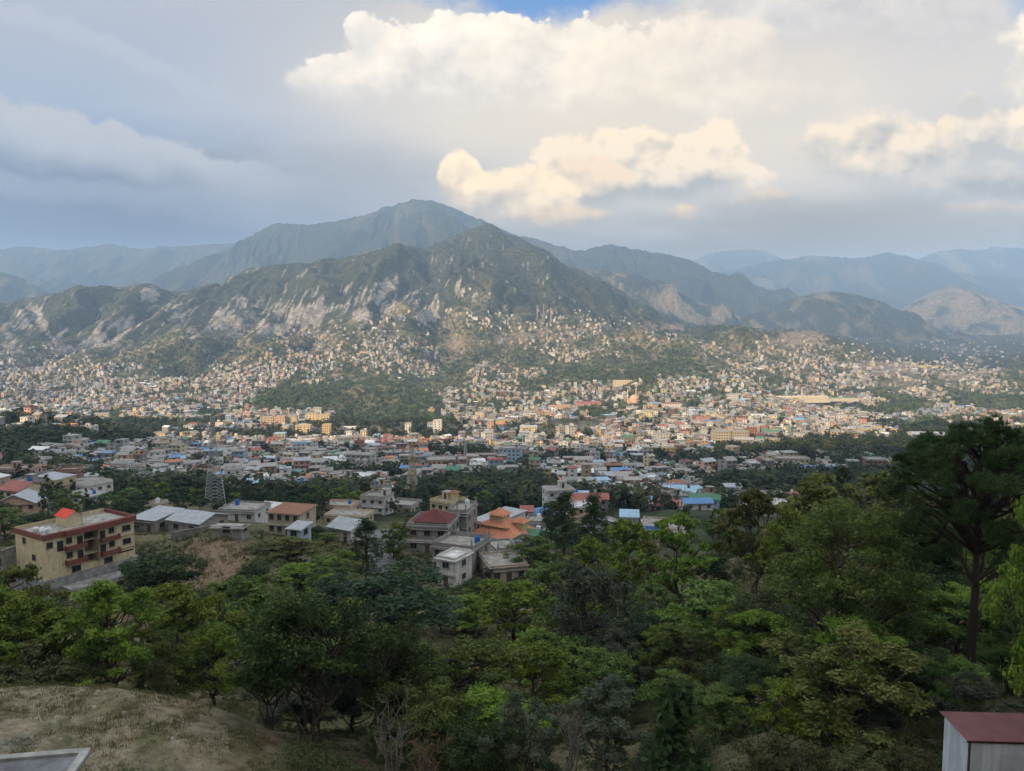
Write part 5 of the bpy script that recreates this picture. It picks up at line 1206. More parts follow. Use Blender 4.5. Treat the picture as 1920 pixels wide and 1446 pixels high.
# ------------------------------------------------------------------ trees of the near slope, as the photo shows them (kind, px, py of top, distance, width in px, variant)
NEAR = [
 ('leafy_tree', 205, 1092, 57, 170, 0), ('leafy_tree', 335, 1105, 67, 190, 1), ('olive_tree', 30, 1060, 80, 120, 0), ('leafy_tree', 15, 1115, 60, 170, 2),
 ('round_tree', 290, 1026, 112, 150, 0), ('leafy_tree', 115, 1150, 61, 190, 1), ('shrub', 70, 1215, 56, 170, 0), ('mid_tree', 435, 1092, 84, 150, 0),
 ('leafy_tree', 400, 1180, 64, 120, 2), ('mid_tree', 300, 1190, 60, 120, 1), ('shrub', 295, 1225, 54, 60, 1), ('shrub', 20, 1250, 54, 130, 2), ('shrub', 150, 1225, 56, 120, 1),
 ('evergreen_tree', 572, 1085, 48, 250, 0), ('evergreen_tree', 715, 1165, 52, 200, 1), ('shade_tree', 745, 1052, 88, 215, 0), ('shade_tree', 640, 1075, 95, 150, 1),
 ('tall_tree', 686, 972, 150, 64, 0), ('mid_tree', 742, 985, 158, 62, 1), ('leafy_tree', 868, 1120, 98, 120, 0), ('leafy_tree', 965, 1096, 92, 130, 2), ('mid_tree', 1035, 1060, 100, 110, 0),
 ('grey_tree', 1100, 1055, 70, 190, 0), ('leafy_tree', 1000, 1215, 57, 150, 1), ('mid_tree', 885, 1215, 52, 230, 1), ('mid_tree', 780, 1215, 60, 130, 0), ('grey_tree', 985, 1300, 40, 130, 1), ('grey_tree', 1140, 1285, 42, 170, 0),
 ('leafy_tree', 1175, 980, 95, 105, 1), ('leafy_tree', 1105, 1012, 100, 105, 0), ('leafy_tree', 1272, 972, 86, 115, 1), ('round_tree', 1340, 1030, 88, 80, 1), ('olive_tree', 1420, 922, 80, 110, 0), ('olive_tree', 1530, 900, 76, 190, 1),
 ('spreading_tree', 1590, 922, 46, 285, 0), ('olive_tree', 1660, 885, 86, 150, 0), ('tall_tree', 1582, 878, 115, 56, 1), ('leafy_tree', 1990, 925, 31, 170, 1),
 ('round_tree', 1450, 1105, 55, 180, 0), ('leafy_tree', 1385, 1135, 59, 110, 2), ('mid_tree', 1285, 1180, 60, 140, 0), ('leafy_tree', 1245, 1180, 62, 90, 1), ('mid_tree', 1345, 1095, 72, 150, 1), ('mid_tree', 1700, 1085, 54, 190, 0),
 ('leafy_tree', 1615, 1165, 42, 190, 0), ('leafy_tree', 1800, 1105, 52, 150, 2), ('mid_tree', 1880, 1105, 48, 160, 1), ('leafy_tree', 1470, 1280, 38, 130, 1), ('mid_tree', 1770, 1230, 44, 150, 0), ('mid_tree', 1550, 1240, 41, 150, 1), ('round_tree', 1400, 1225, 46, 140, 1),
 ('shade_tree', 1200, 1130, 66, 120, 1), ('mid_tree', 820, 1290, 46, 170, 0), ('round_tree', 900, 1330, 42, 150, 0), ('mid_tree', 1060, 1130, 82, 120, 1), ('tall_tree', 1055, 925, 165, 66, 0), ('tall_tree', 1115, 930, 150, 70, 1), ('tall_tree', 1030, 945, 172, 50, 1),
 ('mid_tree', 1000, 1010, 150, 90, 0), ('round_tree', 925, 1012, 205, 46, 1), ('mid_tree', 610, 1000, 165, 60, 1), ('round_tree', 580, 985, 170, 60, 0), ('mid_tree', 420, 985, 160, 60, 1), ('round_tree', 260, 960, 190, 50, 1), ('leafy_tree', 190, 955, 205, 80, 1), ('shade_tree', 150, 960, 200, 70, 0),
 ('mid_tree', 480, 1085, 100, 110, 0), ('leafy_tree', 560, 1060, 118, 100, 0), ('mid_tree', 610, 1050, 122, 110, 1), ('olive_tree', 545, 1010, 138, 120, 1), ('shrub', 480, 1030, 135, 60, 0), ('mid_tree', 660, 1085, 110, 110, 0),
 ('olive_tree', 1215, 1010, 110, 70, 1), ('mid_tree', 1360, 960, 100, 90, 1), ('leafy_tree', 1480, 960, 66, 120, 0), ('mid_tree', 1740, 960, 66, 150, 1), ('round_tree', 1760, 1030, 58, 150, 0), ('mid_tree', 1690, 985, 74, 120, 0),
 ('mid_tree', -70, 1060, 70, 150, 0), ('leafy_tree', -90, 1150, 56, 200, 1), ('mid_tree', 2010, 1050, 44, 220, 1), ('leafy_tree', 2000, 1180, 40, 180, 0), ('mid_tree', 1900, 1190, 44, 120, 0),
 ('mid_tree', 730, 1290, 50, 120, 1), ('shade_tree', 660, 1230, 56, 130, 0), ('evergreen_tree', 500, 1180, 52, 130, 1), ('mid_tree', 1230, 1100, 78, 100, 0), ('grey_tree', 1165, 1190, 62, 110, 1),
 ('mid_tree', 1660, 1290, 44, 120, 0), ('mid_tree', 1350, 1290, 44, 110, 1), ('shade_tree', 1500, 1180, 50, 120, 1),
 ('shrub', 1500, 1385, 34, 130, 0), ('shrub', 1580, 1370, 35.5, 150, 1), ('shrub', 1660, 1378, 34.5, 130, 2), ('shrub', 1728, 1362, 36, 110, 0), ('shrub', 1435, 1392, 34, 120, 1), ('shrub', 1610, 1408, 32, 110, 2), ('shrub', 1705, 1400, 32.5, 110, 1), ('leafy_tree', 1545, 1345, 37, 90, 2), ('grey_tree', 1655, 1330, 38, 90, 1),
 ('mid_tree', 8, 955, 172, 70, 1), ('round_tree', 70, 958, 176, 56, 0), ('mid_tree', 225, 965, 178, 50, 1),
]
for k, px, top, d, w, v in NEAR: tree_px(k, px, top, d, w, v)
# ------------------------------------------------------------------ single plants the photo shows
def single(name, parts, loc, label, category, rot=0, group=None, scale=None):
    root = empty(name, loc, rot, label, category, group)
    if scale: root.scale = scale
    for nm, me in parts: link(nm, me, parent=root)
    return root
def big_pine(px, py_top, d, wpx, seed, label, lean=.0, th=.50):
    a, e = ray(px, py_top); x = float(a * d); zb = ground(x, d); H = float(e * d) - zb; Rc = wpx / 2 * d / F
    t, c = make_tree(seed, 'pine', H, Rc, H * th, 'pine', 175, 74000, .34, GREEN['pine'], flat=.6, trunk_r=.34, needle=True, w_ratio=.11, lean=lean, bark=M_PINEBARK, jit=.006)
    return single('pine_tree', [('trunk', t), ('crown', c)], (x, d, zb), label, 'pine tree')
big_pine(1845, 790, 43, 330, 77, 'big dark pine with an umbrella crown and bare forked limbs', th=.48)
big_pine(1735, 950, 60, 130, 78, 'smaller dark pine half hidden beside the umbrella-topped one', th=.15)
def climber():
    d = 33.0; a, e = ray(1277, 1288); x = float(a * d); zb = ground(x, d); H = float(e * d) - zb
    t, c = make_tree(5, 'climber', H, 1.35, .3, 'column', 44, 1500, .36, ((.040, .082, .030), (.070, .125, .046)), flat=.9, stems=3, w_ratio=.95, droop=.7)
    single('climbing_plant', [('stem', t), ('foliage', c)], (x, d, zb), 'climbing plant with large heart-shaped leaves covering a tall bush', 'plant')
climber()
def bare_tree(px, py_top, d, wpx, seed, label, leaves_=0):
    rng = np.random.default_rng(seed); a, e = ray(px, py_top); x = float(a * d); zb = ground(x, d); H = float(e * d) - zb; Rc = wpx / 2 * d / F
    trunk, twig = [], []
    base = np.array([0, 0, -.4]); fork = np.array([rng.normal(0, .1) + .25, 0, H * .45]); trunk.append((bend(rng, base, fork, 7, 0, .03), np.linspace(.11, .075, 7)))
    ends = []
    for q in range(7):
        an = q * .9 + rng.uniform(-.3, .3); p = fork + np.array([math.cos(an) * Rc * rng.uniform(.35, .8), math.sin(an) * Rc * .6, H * rng.uniform(.2, .42)])
        b = bend(rng, fork - np.array([0, 0, rng.uniform(0, .15) * H]), p, 6, .04, .05); trunk.append((b, np.linspace(.055, .02, 6)))
        for w in range(6):
            s = b[rng.integers(2, 6)]; p2 = s + np.array([rng.normal(0, Rc * .35), rng.normal(0, Rc * .3), H * rng.uniform(.02, .17)]); b2 = bend(rng, s, p2, 4, .03, .08); twig.append((b2, np.linspace(.018, .007, 4)))
            for v in range(4):
                s2 = b2[rng.integers(1, 4)]; p3 = s2 + np.array([rng.normal(0, Rc * .16), rng.normal(0, Rc * .14), H * rng.uniform(.0, .09)]); twig.append((bend(rng, s2, p3, 3, .02, .08), np.linspace(.009, .005, 3))); ends.append(p3)
    parts = []
    for nm, ps in (('trunk', trunk), ('twig', twig)):
        v, f = tube_mesh(ps, 5); parts.append((nm, mesh_np(nm, v, f, mats=[M_PALEBARK], smooth=True)))
    if leaves_:
        pos = np.array(ends)[rng.integers(0, len(ends), leaves_)] + rng.normal(0, .12, (leaves_, 3)); v, f = leaves(rng, pos, unit(rng, leaves_) + np.array([0, -.3, .3]), .16, .08, .9)
        c = np.array([.17, .11, .05]) * rng.uniform(.7, 1.3, (leaves_, 1)); parts.append(('foliage', mesh_np('foliage', v, f, mats=[M_LEAF], col=np.repeat(c, 4, axis=0))))
    single('bare_tree' if not leaves_ else 'withered_sapling', parts, (x, d, zb), label, 'tree')
bare_tree(715, 1292, 36, 130, 3, 'leafless pale-barked tree with fine forking twigs')
bare_tree(1065, 1310, 37, 80, 4, 'thin leafless sapling tangled among grey-green shrubs')
bare_tree(785, 1372, 35, 52, 6, 'withered sapling hung with dry brown leaves', 420)
# ------------------------------------------------------------------ understory of the near slope
urnd = random.Random(31); urng = np.random.default_rng(33)
def near_grid():
    a = np.linspace(-.78, .78, 420); d = np.exp(np.linspace(math.log(33), math.log(175), 240))
    Y = np.broadcast_to(d[:, None], (len(d), len(a))); X = Y * a[None, :]; Z = land(X, Y); px, py = pix(X, Y, Z); return X, Y, Z, px, py
NX, NY, NZ, NPX, NPY = near_grid()
OPEN = [(395, 1540, 130, 90, 1.5), (395, 1405, 120, 75, 1.5), (200, 1375, 240, 90, 1.6), (-60, 1360, 200, 90, 1.4), (400, 1060, 64, 50, 1.2), (1260, 1085, 90, 32, .8), (1400, 1105, 80, 26, .8), (120, 1125, 80, 16, .7), (620, 1065, 60, 20, .35), (1060, 1090, 60, 30, .5), (1820, 1240, 60, 50, .5), (490, 1400, 60, 60, .5)]
def nblob(lst):
    m = np.zeros_like(NPX)
    for cx, cy, rx, ry, s in lst: m = np.maximum(m, s * np.clip(1.6 - np.hypot((NPX - cx) / rx, (NPY - cy) / ry), 0, 1))
    return m
N_OPEN = np.clip(nblob(OPEN), 0, 1)
def nsample(w, n, r):
    c = np.cumsum(np.maximum(w, 0).ravel()); i = np.searchsorted(c, r.uniform(0, c[-1], n)); i, j = np.unravel_index(np.minimum(i, c.size - 1), NX.shape)
    y = NY[i, j] * r.uniform(.993, 1.007, n); x = NX[i, j] / NY[i, j] * y + r.uniform(-.5, .5, n) * y * .0037
    return x, y
pxarea = 1.0                                             # the grid is even in the picture across and in depth
xs, ys = nsample((1 - np.clip(N_OPEN * 2.5, 0, 1)) * (1 - ((NPX > 420) & (NPX < 700) & (NY < 50))) * (1 - ((NPX < 340) & (NY > 76))) * (NPX > -80) * (NPX < 2000) * (NY < 150) * (NY / 60) ** .3, 900, urng)
n_u = 0; taken = [(t['x'], t['y'], t['R']) for t in TREES]
for x, y in zip(xs, ys):
    if n_u >= 72: break
    if any((x - a) ** 2 + (y - b) ** 2 < (q * .42 + .7) ** 2 for a, b, q in taken): continue
    if x / y > .52 and y < 34: continue
    kind = urnd.choices(['mid_tree', 'leafy_tree', 'shrub', 'round_tree', 'grey_tree', 'shade_tree', 'olive_tree'], [28, 24, 16, 12, 8, 8, 4])[0]
    H = urnd.uniform(1.6, 2.8) if kind == 'shrub' else urnd.uniform(3.0, 6.0); Rc = H * urnd.uniform(.40, .60) if kind != 'shrub' else H * urnd.uniform(.6, .9)
    put_tree(kind, float(x), float(y), H, Rc, 0 if y < 62 else 1, urnd.randint(0, 2), rnd=urnd); taken.append((x, y, Rc)); n_u += 1
def undergrowth():
    xs, ys = nsample(np.clip(1.0 - N_OPEN * 1.05, 0, 1) * np.clip(.35 + fbm(NX / 6, NY / 6, 3, 401) * 1.4, .03, 1.2) * (NY / 60) ** .5, 18000, urng); n = len(xs); zs = land(xs, ys)
    H = urng.uniform(.35, 1.5, n) * np.clip(.7 + fbm(xs / 9, ys / 9, 2, 403), .3, 1.5); q = 26; li = np.repeat(np.arange(n), q); m = len(li)
    u = unit(urng, m) * (urng.uniform(0, 1, m) ** .4)[:, None]; Rr = H * urng.uniform(.6, 1.1, n)
    pos = np.stack([xs[li] + u[:, 0] * Rr[li], ys[li] + u[:, 1] * Rr[li], zs[li] + H[li] * (.45 + .55 * u[:, 2])], 1)
    V, Fc = leaves(urng, pos, u * .8 + np.array([0, 0, .7]) + unit(urng, m) * .5, .20, .11, .2, .1)
    sc = np.repeat(np.clip(ys[li] / 60, .8, 2.2), 4)[:, None]; ctr = np.repeat(pos, 4, axis=0); V = ctr + (V - ctr) * sc
    t = np.clip(urng.normal(.4, .3, n) + fbm(xs / 12, ys / 12, 2, 405) * .6, 0, 1)[:, None]
    c = np.array((.045, .070, .024)) * (1 - t) + np.array((.105, .125, .040)) * t; dry = urng.uniform(0, 1, n) < .10; c[dry] = (.13, .11, .06)
    link('undergrowth', mesh_np('undergrowth', V, Fc, mats=[M_LEAF], col=np.repeat(c[li] * urng.uniform(.75, 1.25, (m, 1)), 4, axis=0)), 'stuff')
undergrowth()
def grass():
    w = (.12 + N_OPEN) * np.clip(.45 + fbm(NX / 2.5, NY / 3.5, 3, 411) * 1.6, 0.02, 1.3)
    xs, ys = nsample(w, 26000, urng); n = len(xs); zs = land(xs, ys); q = 5; li = np.repeat(np.arange(n), q); m = len(li)
    hh = urng.uniform(.10, .32, m) * np.clip(ys[li] / 55, .55, 1.8); an = urng.uniform(0, 6.28, m); ln = urng.uniform(.1, .7, m) * hh; o = urng.normal(0, .10, (m, 2))
    p = np.stack([xs[li] + o[:, 0], ys[li] + o[:, 1], zs[li] - .02], 1); b = np.stack([np.cos(an + 1.57), np.sin(an + 1.57), 0 * an], 1) * (.018 * np.clip(ys[li] / 40, 1, 3))[:, None]
    tip = p + np.stack([np.cos(an) * ln, np.sin(an) * ln, hh], 1)
    V = np.stack([p - b, p + b, tip], 1).reshape(-1, 3); t = urng.uniform(0, 1, n)[:, None]
    c = np.array((.085, .105, .035)) * t + np.array((.20, .17, .085)) * (1 - t)
    link('grass', mesh_np('grass', V, None, np.arange(m * 3).reshape(m, 3), mats=[M_LEAF], col=np.repeat(c[li] * urng.uniform(.8, 1.2, (m, 1)), 3, axis=0)), 'stuff')
grass()
def gravel():
    n = 420; xs, ys = nsample((nblob([(200, 1370, 230, 85, 1.2)]) > .5) * 1.0 + .25 * (nblob([(400, 1060, 64, 50, 1.2)]) > .3), n, urng); zs = land(xs, ys); m = MB(); V, Fc = [], []
    for x, y, z in zip(xs, ys, zs):
        s = urnd.uniform(.03, .10) * (2.2 if urnd.random() < .06 else 1); k = len(V); a = urnd.uniform(0, 3); pts = [(math.cos(a + i * 1.2566) * s * urnd.uniform(.7, 1.2), math.sin(a + i * 1.2566) * s * urnd.uniform(.7, 1.2)) for i in range(5)]
        V += [(x + p[0], y + p[1], z - .02) for p in pts] + [(x + p[0] * .6, y + p[1] * .6, z + s * .55) for p in pts]
        Fc += [(k + i, k + (i + 1) % 5, k + 5 + (i + 1) % 5, k + 5 + i) for i in range(5)] + [(k + 5, k + 6, k + 7, k + 8), (k + 5, k + 8, k + 9, k + 9)][:1]
    link('gravel', mesh_np('gravel', V, Fc, mats=[M_STONE]), 'stuff')
M_STONE = material('stone', (.34, .32, .29), .95)
gravel()
# ------------------------------------------------------------------ sampling the land by what the view sees of it
def view_grid():
    a = np.linspace(-.80, .80, 900)
    d = np.exp(np.linspace(math.log(150), math.log(5200), 760))
    Y = np.broadcast_to(d[:, None], (len(d), len(a))); X = Y * a[None, :]
    Z = land(X, Y); px, py = pix(X, Y, Z)
    el = (Z + 5.0) / Y; run = np.maximum.accumulate(Z / Y, axis=0); vis = el[1:] >= run[:-1]; vis = np.vstack([np.ones((1, len(a)), bool), vis])
    ar = np.zeros_like(X); ar[:-1] = np.abs(py[:-1] - py[1:]) * np.abs(px[:1, 1] - px[:1, 0])
    return X, Y, Z, px, py, vis, ar
VX, VY, VZ, VPX, VPY, VVIS, VAR = view_grid()
nrng = np.random.default_rng(11)
def blobmap(px, py, lst):
    m = np.zeros_like(px)
    for cx, cy, rx, ry, s in lst: m = np.maximum(m, s * np.exp(-(((px - cx) / rx) ** 2 + ((py - cy) / ry) ** 2)))
    return m
# where houses stand thick (photo px, py, rx, ry, share)
TOWN = [(700, 902, 240, 18, .7), (560, 922, 150, 14, .6), (900, 898, 110, 12, .5), (150, 745, 260, 42, 1.0), (330, 760, 150, 40, 1.0), (60, 705, 120, 26, .7), (480, 715, 110, 40, .95), (420, 680, 100, 26, .35), (560, 690, 70, 40, .6), (590, 640, 110, 22, .30), (700, 640, 130, 20, .30), (700, 670, 70, 20, .42), (780, 690, 70, 20, .4), (520, 785, 110, 16, .7),
        (890, 705, 50, 26, .9), (870, 745, 50, 30, .6), (960, 605, 150, 14, .40), (1060, 625, 130, 18, .40), (980, 640, 70, 14, .3), (1060, 665, 100, 20, .45), (1000, 700, 90, 16, .35), (1040, 735, 110, 22, .65), (1160, 735, 110, 18, .55), (960, 780, 130, 16, .55), (1150, 670, 50, 16, .3), (1230, 640, 60, 20, .2),
        (1250, 725, 90, 26, .6), (1290, 790, 130, 22, .9), (1480, 790, 190, 40, 1.0), (1560, 760, 170, 30, .9), (1420, 695, 140, 28, .42), (1520, 690, 110, 26, .5), (1600, 715, 90, 20, .7), (1400, 740, 80, 16, .4), (1700, 740, 60, 14, .6), (1780, 700, 70, 12, .6), (1720, 690, 60, 14, .45), (1840, 775, 90, 16, .75), (1880, 735, 60, 16, .55), (1800, 640, 140, 30, .14), (1480, 650, 140, 12, .18),
        (650, 850, 520, 22, .9), (280, 850, 200, 26, .8), (560, 835, 150, 14, .6), (930, 855, 220, 20, .75), (1150, 850, 200, 18, .9), (1120, 885, 160, 26, .95), (1240, 830, 130, 14, .6), (520, 890, 170, 26, .9), (250, 890, 180, 30, .95), (720, 875, 140, 22, .8), (1270, 885, 110, 22, .8), (1480, 870, 140, 10, .55), (1180, 940, 150, 24, .85), (1090, 955, 70, 20, .6), (1230, 985, 70, 20, .5), (640, 950, 180, 18, .4), (60, 815, 70, 12, .5), (1600, 872, 120, 8, .3),
        (100, 690, 100, 12, .35), (290, 665, 36, 10, .6), (240, 690, 60, 8, .5), (740, 600, 40, 8, .5), (930, 545, 60, 20, .03), (140, 660, 100, 10, .2)]
GREENS = [(270, 955, 60, 16, .8), (330, 938, 90, 20, .8), (215, 930, 40, 14, .7), (110, 955, 40, 14, .7), (590, 952, 115, 22, .9), (890, 938, 130, 32, .9), (990, 895, 40, 18, .6), (1560, 915, 160, 16, .8), (1650, 838, 180, 13, 1.0), (1420, 848, 90, 7, .7), (690, 765, 90, 40, .45), (560, 745, 60, 24, .9), (250, 800, 70, 12, 1.0), (100, 790, 90, 10, .7), (60, 835, 70, 24, 1.0), (230, 830, 70, 14, .9), (450, 820, 120, 7, .5),
          (860, 690, 22, 50, .8), (1080, 700, 60, 16, .7), (960, 675, 60, 20, .7), (1220, 690, 80, 24, .9), (1650, 760, 60, 14, .9), (1850, 755, 60, 14, .7), (1720, 800, 70, 10, .9), (700, 817, 100, 5, .6), (390, 775, 26, 18, .9), (400, 660, 60, 26, .9), (330, 690, 60, 20, .8), (800, 800, 40, 20, .7), (860, 850, 60, 12, .8), (1320, 870, 60, 16, .8)]
house_cells = {}
def free_spot(x, y, r):
    c = 14.0; i, j = int(x // c), int(y // c)
    for a in range(i - 2, i + 3):
        for b in range(j - 2, j + 3):
            for (hx, hy, hr) in house_cells.get((a, b), ()):
                if (hx - x) ** 2 + (hy - y) ** 2 < (hr + r) ** 2: return False
    return True
def take_spot(x, y, r):
    c = 14.0; n = int(r // c)
    for a in range(-n, n + 1):
        for b in range(-n, n + 1): house_cells.setdefault((int(x // c) + a, int(y // c) + b), []).append((x, y, r))
for h in HOUSES: take_spot(h['x'] - math.sin(h['rot']) * h['dep'] / 2, h['y'] + math.cos(h['rot']) * h['dep'] / 2, h['r'])
def sample(weight, n):
    w = np.where(VVIS, VAR * weight, 0).ravel(); c = np.cumsum(w); idx = np.searchsorted(c, nrng.uniform(0, c[-1], n))
    i, j = np.unravel_index(idx, VX.shape); i = np.minimum(i, VX.shape[0] - 2); j = np.minimum(j, VX.shape[1] - 2)
    t = nrng.uniform(0, 1, n); s = nrng.uniform(0, 1, n)
    y = VY[i, j] * (1 - t) + VY[i + 1, j] * t; a0 = VX[i, j] / VY[i, j]; a1 = VX[i, j + 1] / VY[i, j + 1]; x = y * (a0 * (1 - s) + a1 * s)
    return x, y
clump = fbm(VX / 110, VY / 150, 3, 301)
density = np.clip(blobmap(VPX, VPY, TOWN) * (.62 + 1.1 * clump) - .85 * blobmap(VPX, VPY, GREENS) * (VPY < 990), 0, 1.4)
density = density * np.where(VPY > 670, 1.0, np.where(VPY > 640, .8, np.where(VPY > 585, .6, .25))) * (1 - .9 * blobmap(VPX, VPY, [(690, 750, 80, 40, 1.0)]))
# ------------------------------------------------------------------ individual houses of the near town
hr = random.Random(21)
def pick(pairs):
    t = hr.uniform(0, sum(p[1] for p in pairs))
    for v, w in pairs:
        t -= w
        if t <= 0: return v
    return pairs[-1][0]
WALLS = [('grey', 26), ('white', 34), ('cream', 12), ('beige', 10), ('pink', 6), ('pale blue', 5), ('peach', 6), ('yellow', 4), ('brick red', 3)]
def random_house(x, y, lod, group):
    st = pick([(1, 50), (2, 42), (3, 8)]); w = hr.uniform(7, 13); dep = hr.uniform(7, 11); wall = pick(WALLS)
    roof = pick([(('flat', 'concrete'), 60), (('flat', 'white'), 5), (('gable', 'grey', .3), 6), (('shed', 'white', .2), 5), (('gable', 'red', .4), 4), (('hip', 'maroon', .45), 3), (('shed', 'pale blue', .25), 4), (('gable', 'blue', .3), 3), (('gable', 'green', .35), 2), (('hip', 'orange', .45), 3), (('shed', 'rusty', .2), 4), (('flat', 'turquoise'), 1)])
    tank = pick([(None, 50), ('blue', 18), ('white', 18), ('black', 8), ('grey', 6)]); rot = hr.choice([-28, -18, -10, 0, 8, 16, 26]) + hr.uniform(-5, 5)
    if not free_spot(x, y + dep / 2, (.5 * math.hypot(w, dep) * .76)): return None
    zs = [ground(x + q * w / 2, y + s) for q in (-1, 1) for s in (0, dep)]
    z = sum(zs) / 4 - .2
    take_spot(x, y + dep / 2, (.5 * math.hypot(w, dep) * .76))
    return house('house', x, y, z, R(rot), w, dep, st, wall, roof=roof, tank=tank, lod=lod, tower=st > 1 and hr.random() < .5, pillars=(hr.choice([0, 0, 0, 3]) if roof[0] == 'flat' else 0), parapet=hr.choice([.4, .8, 1.0]), group=group, verandah=hr.random() < .15 and lod < 2, wincol=(.05, .05, .05))
# the near town: fill the photo's built-up parts up to about 300 houses in all; nothing in front of the singled-out ones
LM = [(h['pos'][0], h['pos'][1], h['y']) for h in HOUSES]
xs, ys = sample(density * (VY < 480) * (VY > 215), 9000)
N_HOUSES = 298
for x, y in zip(xs, ys):
    if len(HOUSES) >= N_HOUSES: break
    qx, qy = pix(x, y, ground(x, y) + 2)
    if any(abs(qx - a) < 34 and 0 < qy - b < 26 and y < c for a, b, c in LM): continue
    random_house(float(x), float(y), 1 if y < 330 else 2, NEARTOWN)

# ------------------------------------------------------------------ the rest of the town: past three hundred houses it reads as one mass
def far_houses():
    d2 = density * (VY >= 400)
    xs, ys = sample(d2, 26000)
    rowdir = fbm(xs / 260, ys / 260, 2, 341) * 55; m = MB(); V, Fq, Cc, Mi = [], [], [], []; n = 0
    zz = land(xs, ys)
    pal = [PAL[k] for k, w in WALLS for _ in range(w)]; rp = [ROOFC['concrete']] * 40 + [ROOFC['white'], ROOFC['grey'], ROOFC['grey'], ROOFC['red'], ROOFC['maroon'], ROOFC['pale blue'], ROOFC['blue'], ROOFC['green'], ROOFC['orange'], ROOFC['rusty'], ROOFC['white']] * 2
    k = 0
    for x, y, z, rdir in zip(xs, ys, zz, rowdir):
        far = y > 1500
        if far: w, dp = (hr.uniform(4.8, 9.5), hr.uniform(5, 8)) if hr.random() < .94 else (hr.uniform(12, 22), hr.uniform(8, 12))
        else: w, dp = (hr.uniform(5.5, 12), hr.uniform(6, 10)) if hr.random() < .9 else (hr.uniform(14, 26), hr.uniform(9, 13))
        r = .5 * math.hypot(w, dp) * .72
        if not free_spot(x, y, r): continue
        take_spot(x, y, r); k += 1
        if k > 9500: break
        st = pick([(1, 40), (2, 44), (3, 14), (4, 3)] if not far else [(1, 52), (2, 40), (3, 8)]); H = st * 3.1; a = R(rdir + hr.uniform(-5, 5)); ca, sa = math.cos(a), math.sin(a)
        wc = np.array(hr.choice(pal)) * hr.uniform(.6, 1.08); rc = np.array(hr.choice(rp)) * hr.uniform(.85, 1.15)
        def T(u, v, q): return (x + u * ca - v * sa, y + u * sa + v * ca, z + q)
        def quad(p, c, mt):
            nonlocal n
            V.extend(T(*q) for q in p); Fq.append((n, n + 1, n + 2, n + 3)); n += 4; Cc.extend([c] * 4); Mi.append(mt)
        def bx(x0, x1, y0, y1, z0, z1, c, mt, top=None):
            quad([(x0, y0, z0), (x1, y0, z0), (x1, y0, z1), (x0, y0, z1)], c, mt); quad([(x1, y0, z0), (x1, y1, z0), (x1, y1, z1), (x1, y0, z1)], c, mt)
            quad([(x0, y1, z0), (x0, y0, z0), (x0, y0, z1), (x0, y1, z1)], c, mt); quad([(x1, y1, z0), (x0, y1, z0), (x0, y1, z1), (x1, y1, z1)], c, mt); quad([(x0, y0, z1), (x1, y0, z1), (x1, y1, z1), (x0, y1, z1)], c if top is None else top, mt if top is None else C_)
        hw, hd = w / 2, dp / 2
        bx(-hw, hw, -hd, hd, -5, H, wc, P_, rc)
        if hr.random() < .66: bx(-hw - .4, hw + .4, -hd - .4, hd + .4, H, H + .3, wc * .9 if hr.random() < .6 else rc, P_, rc)
        else:
            rise = hd * .4
            for s in (-1, 1): quad([(-hw - .4, s * (hd + .4), H - .1), (hw + .4, s * (hd + .4), H - .1), (hw + .4, 0, H + rise), (-hw - .4, 0, H + rise)][::-s], rc, P_)
        if hr.random() < .35: tx = hr.uniform(-.5, .5) * w * .7; bx(tx - 1.5, tx + 1.5, 0, 3, H + .3, H + 2.7, wc, P_, rc)
        if hr.random() < .4 and not far: tx = hr.uniform(-.6, .6) * w * .7; c = np.array(hr.choice([TANKS['blue'], TANKS['white'], TANKS['black']])); bx(tx - .6, tx + .6, -1, .2, H + .3, H + 1.6, c, P_)
        nw = max(1, int(w / 3.4))
        for s in range(st):
            for q in range(nw):
                cx = -hw + (q + .5) * w / nw; ww = hr.uniform(.5, .9); quad([(cx - ww, -hd - .05, s * 3.1 + .9), (cx + ww, -hd - .05, s * 3.1 + .9), (cx + ww, -hd - .05, s * 3.1 + 2.2), (cx - ww, -hd - .05, s * 3.1 + 2.2)], np.array((.05, .045, .04)), P_)
            for sx in (-1, 1):
                quad([(sx * (hw + .05), -sx * -1.0, s * 3.1 + .9), (sx * (hw + .05), sx * -1.0, s * 3.1 + .9), (sx * (hw + .05), sx * -1.0, s * 3.1 + 2.2), (sx * (hw + .05), -sx * -1.0, s * 3.1 + 2.2)], np.array((.05, .045, .04)), P_)
            if hr.random() < .5: bx(-hw - .1, hw + .1, -hd - .9, -hd, s * 3.1 + 2.75, s * 3.1 + 2.95, wc * .85, P_)
    me = mesh_np('distant_houses', V, Fq, mats=HM, mat_idx=Mi, col=np.array(Cc))
    link('distant_houses', me, 'stuff'); return k
N_FAR_HOUSES = far_houses()

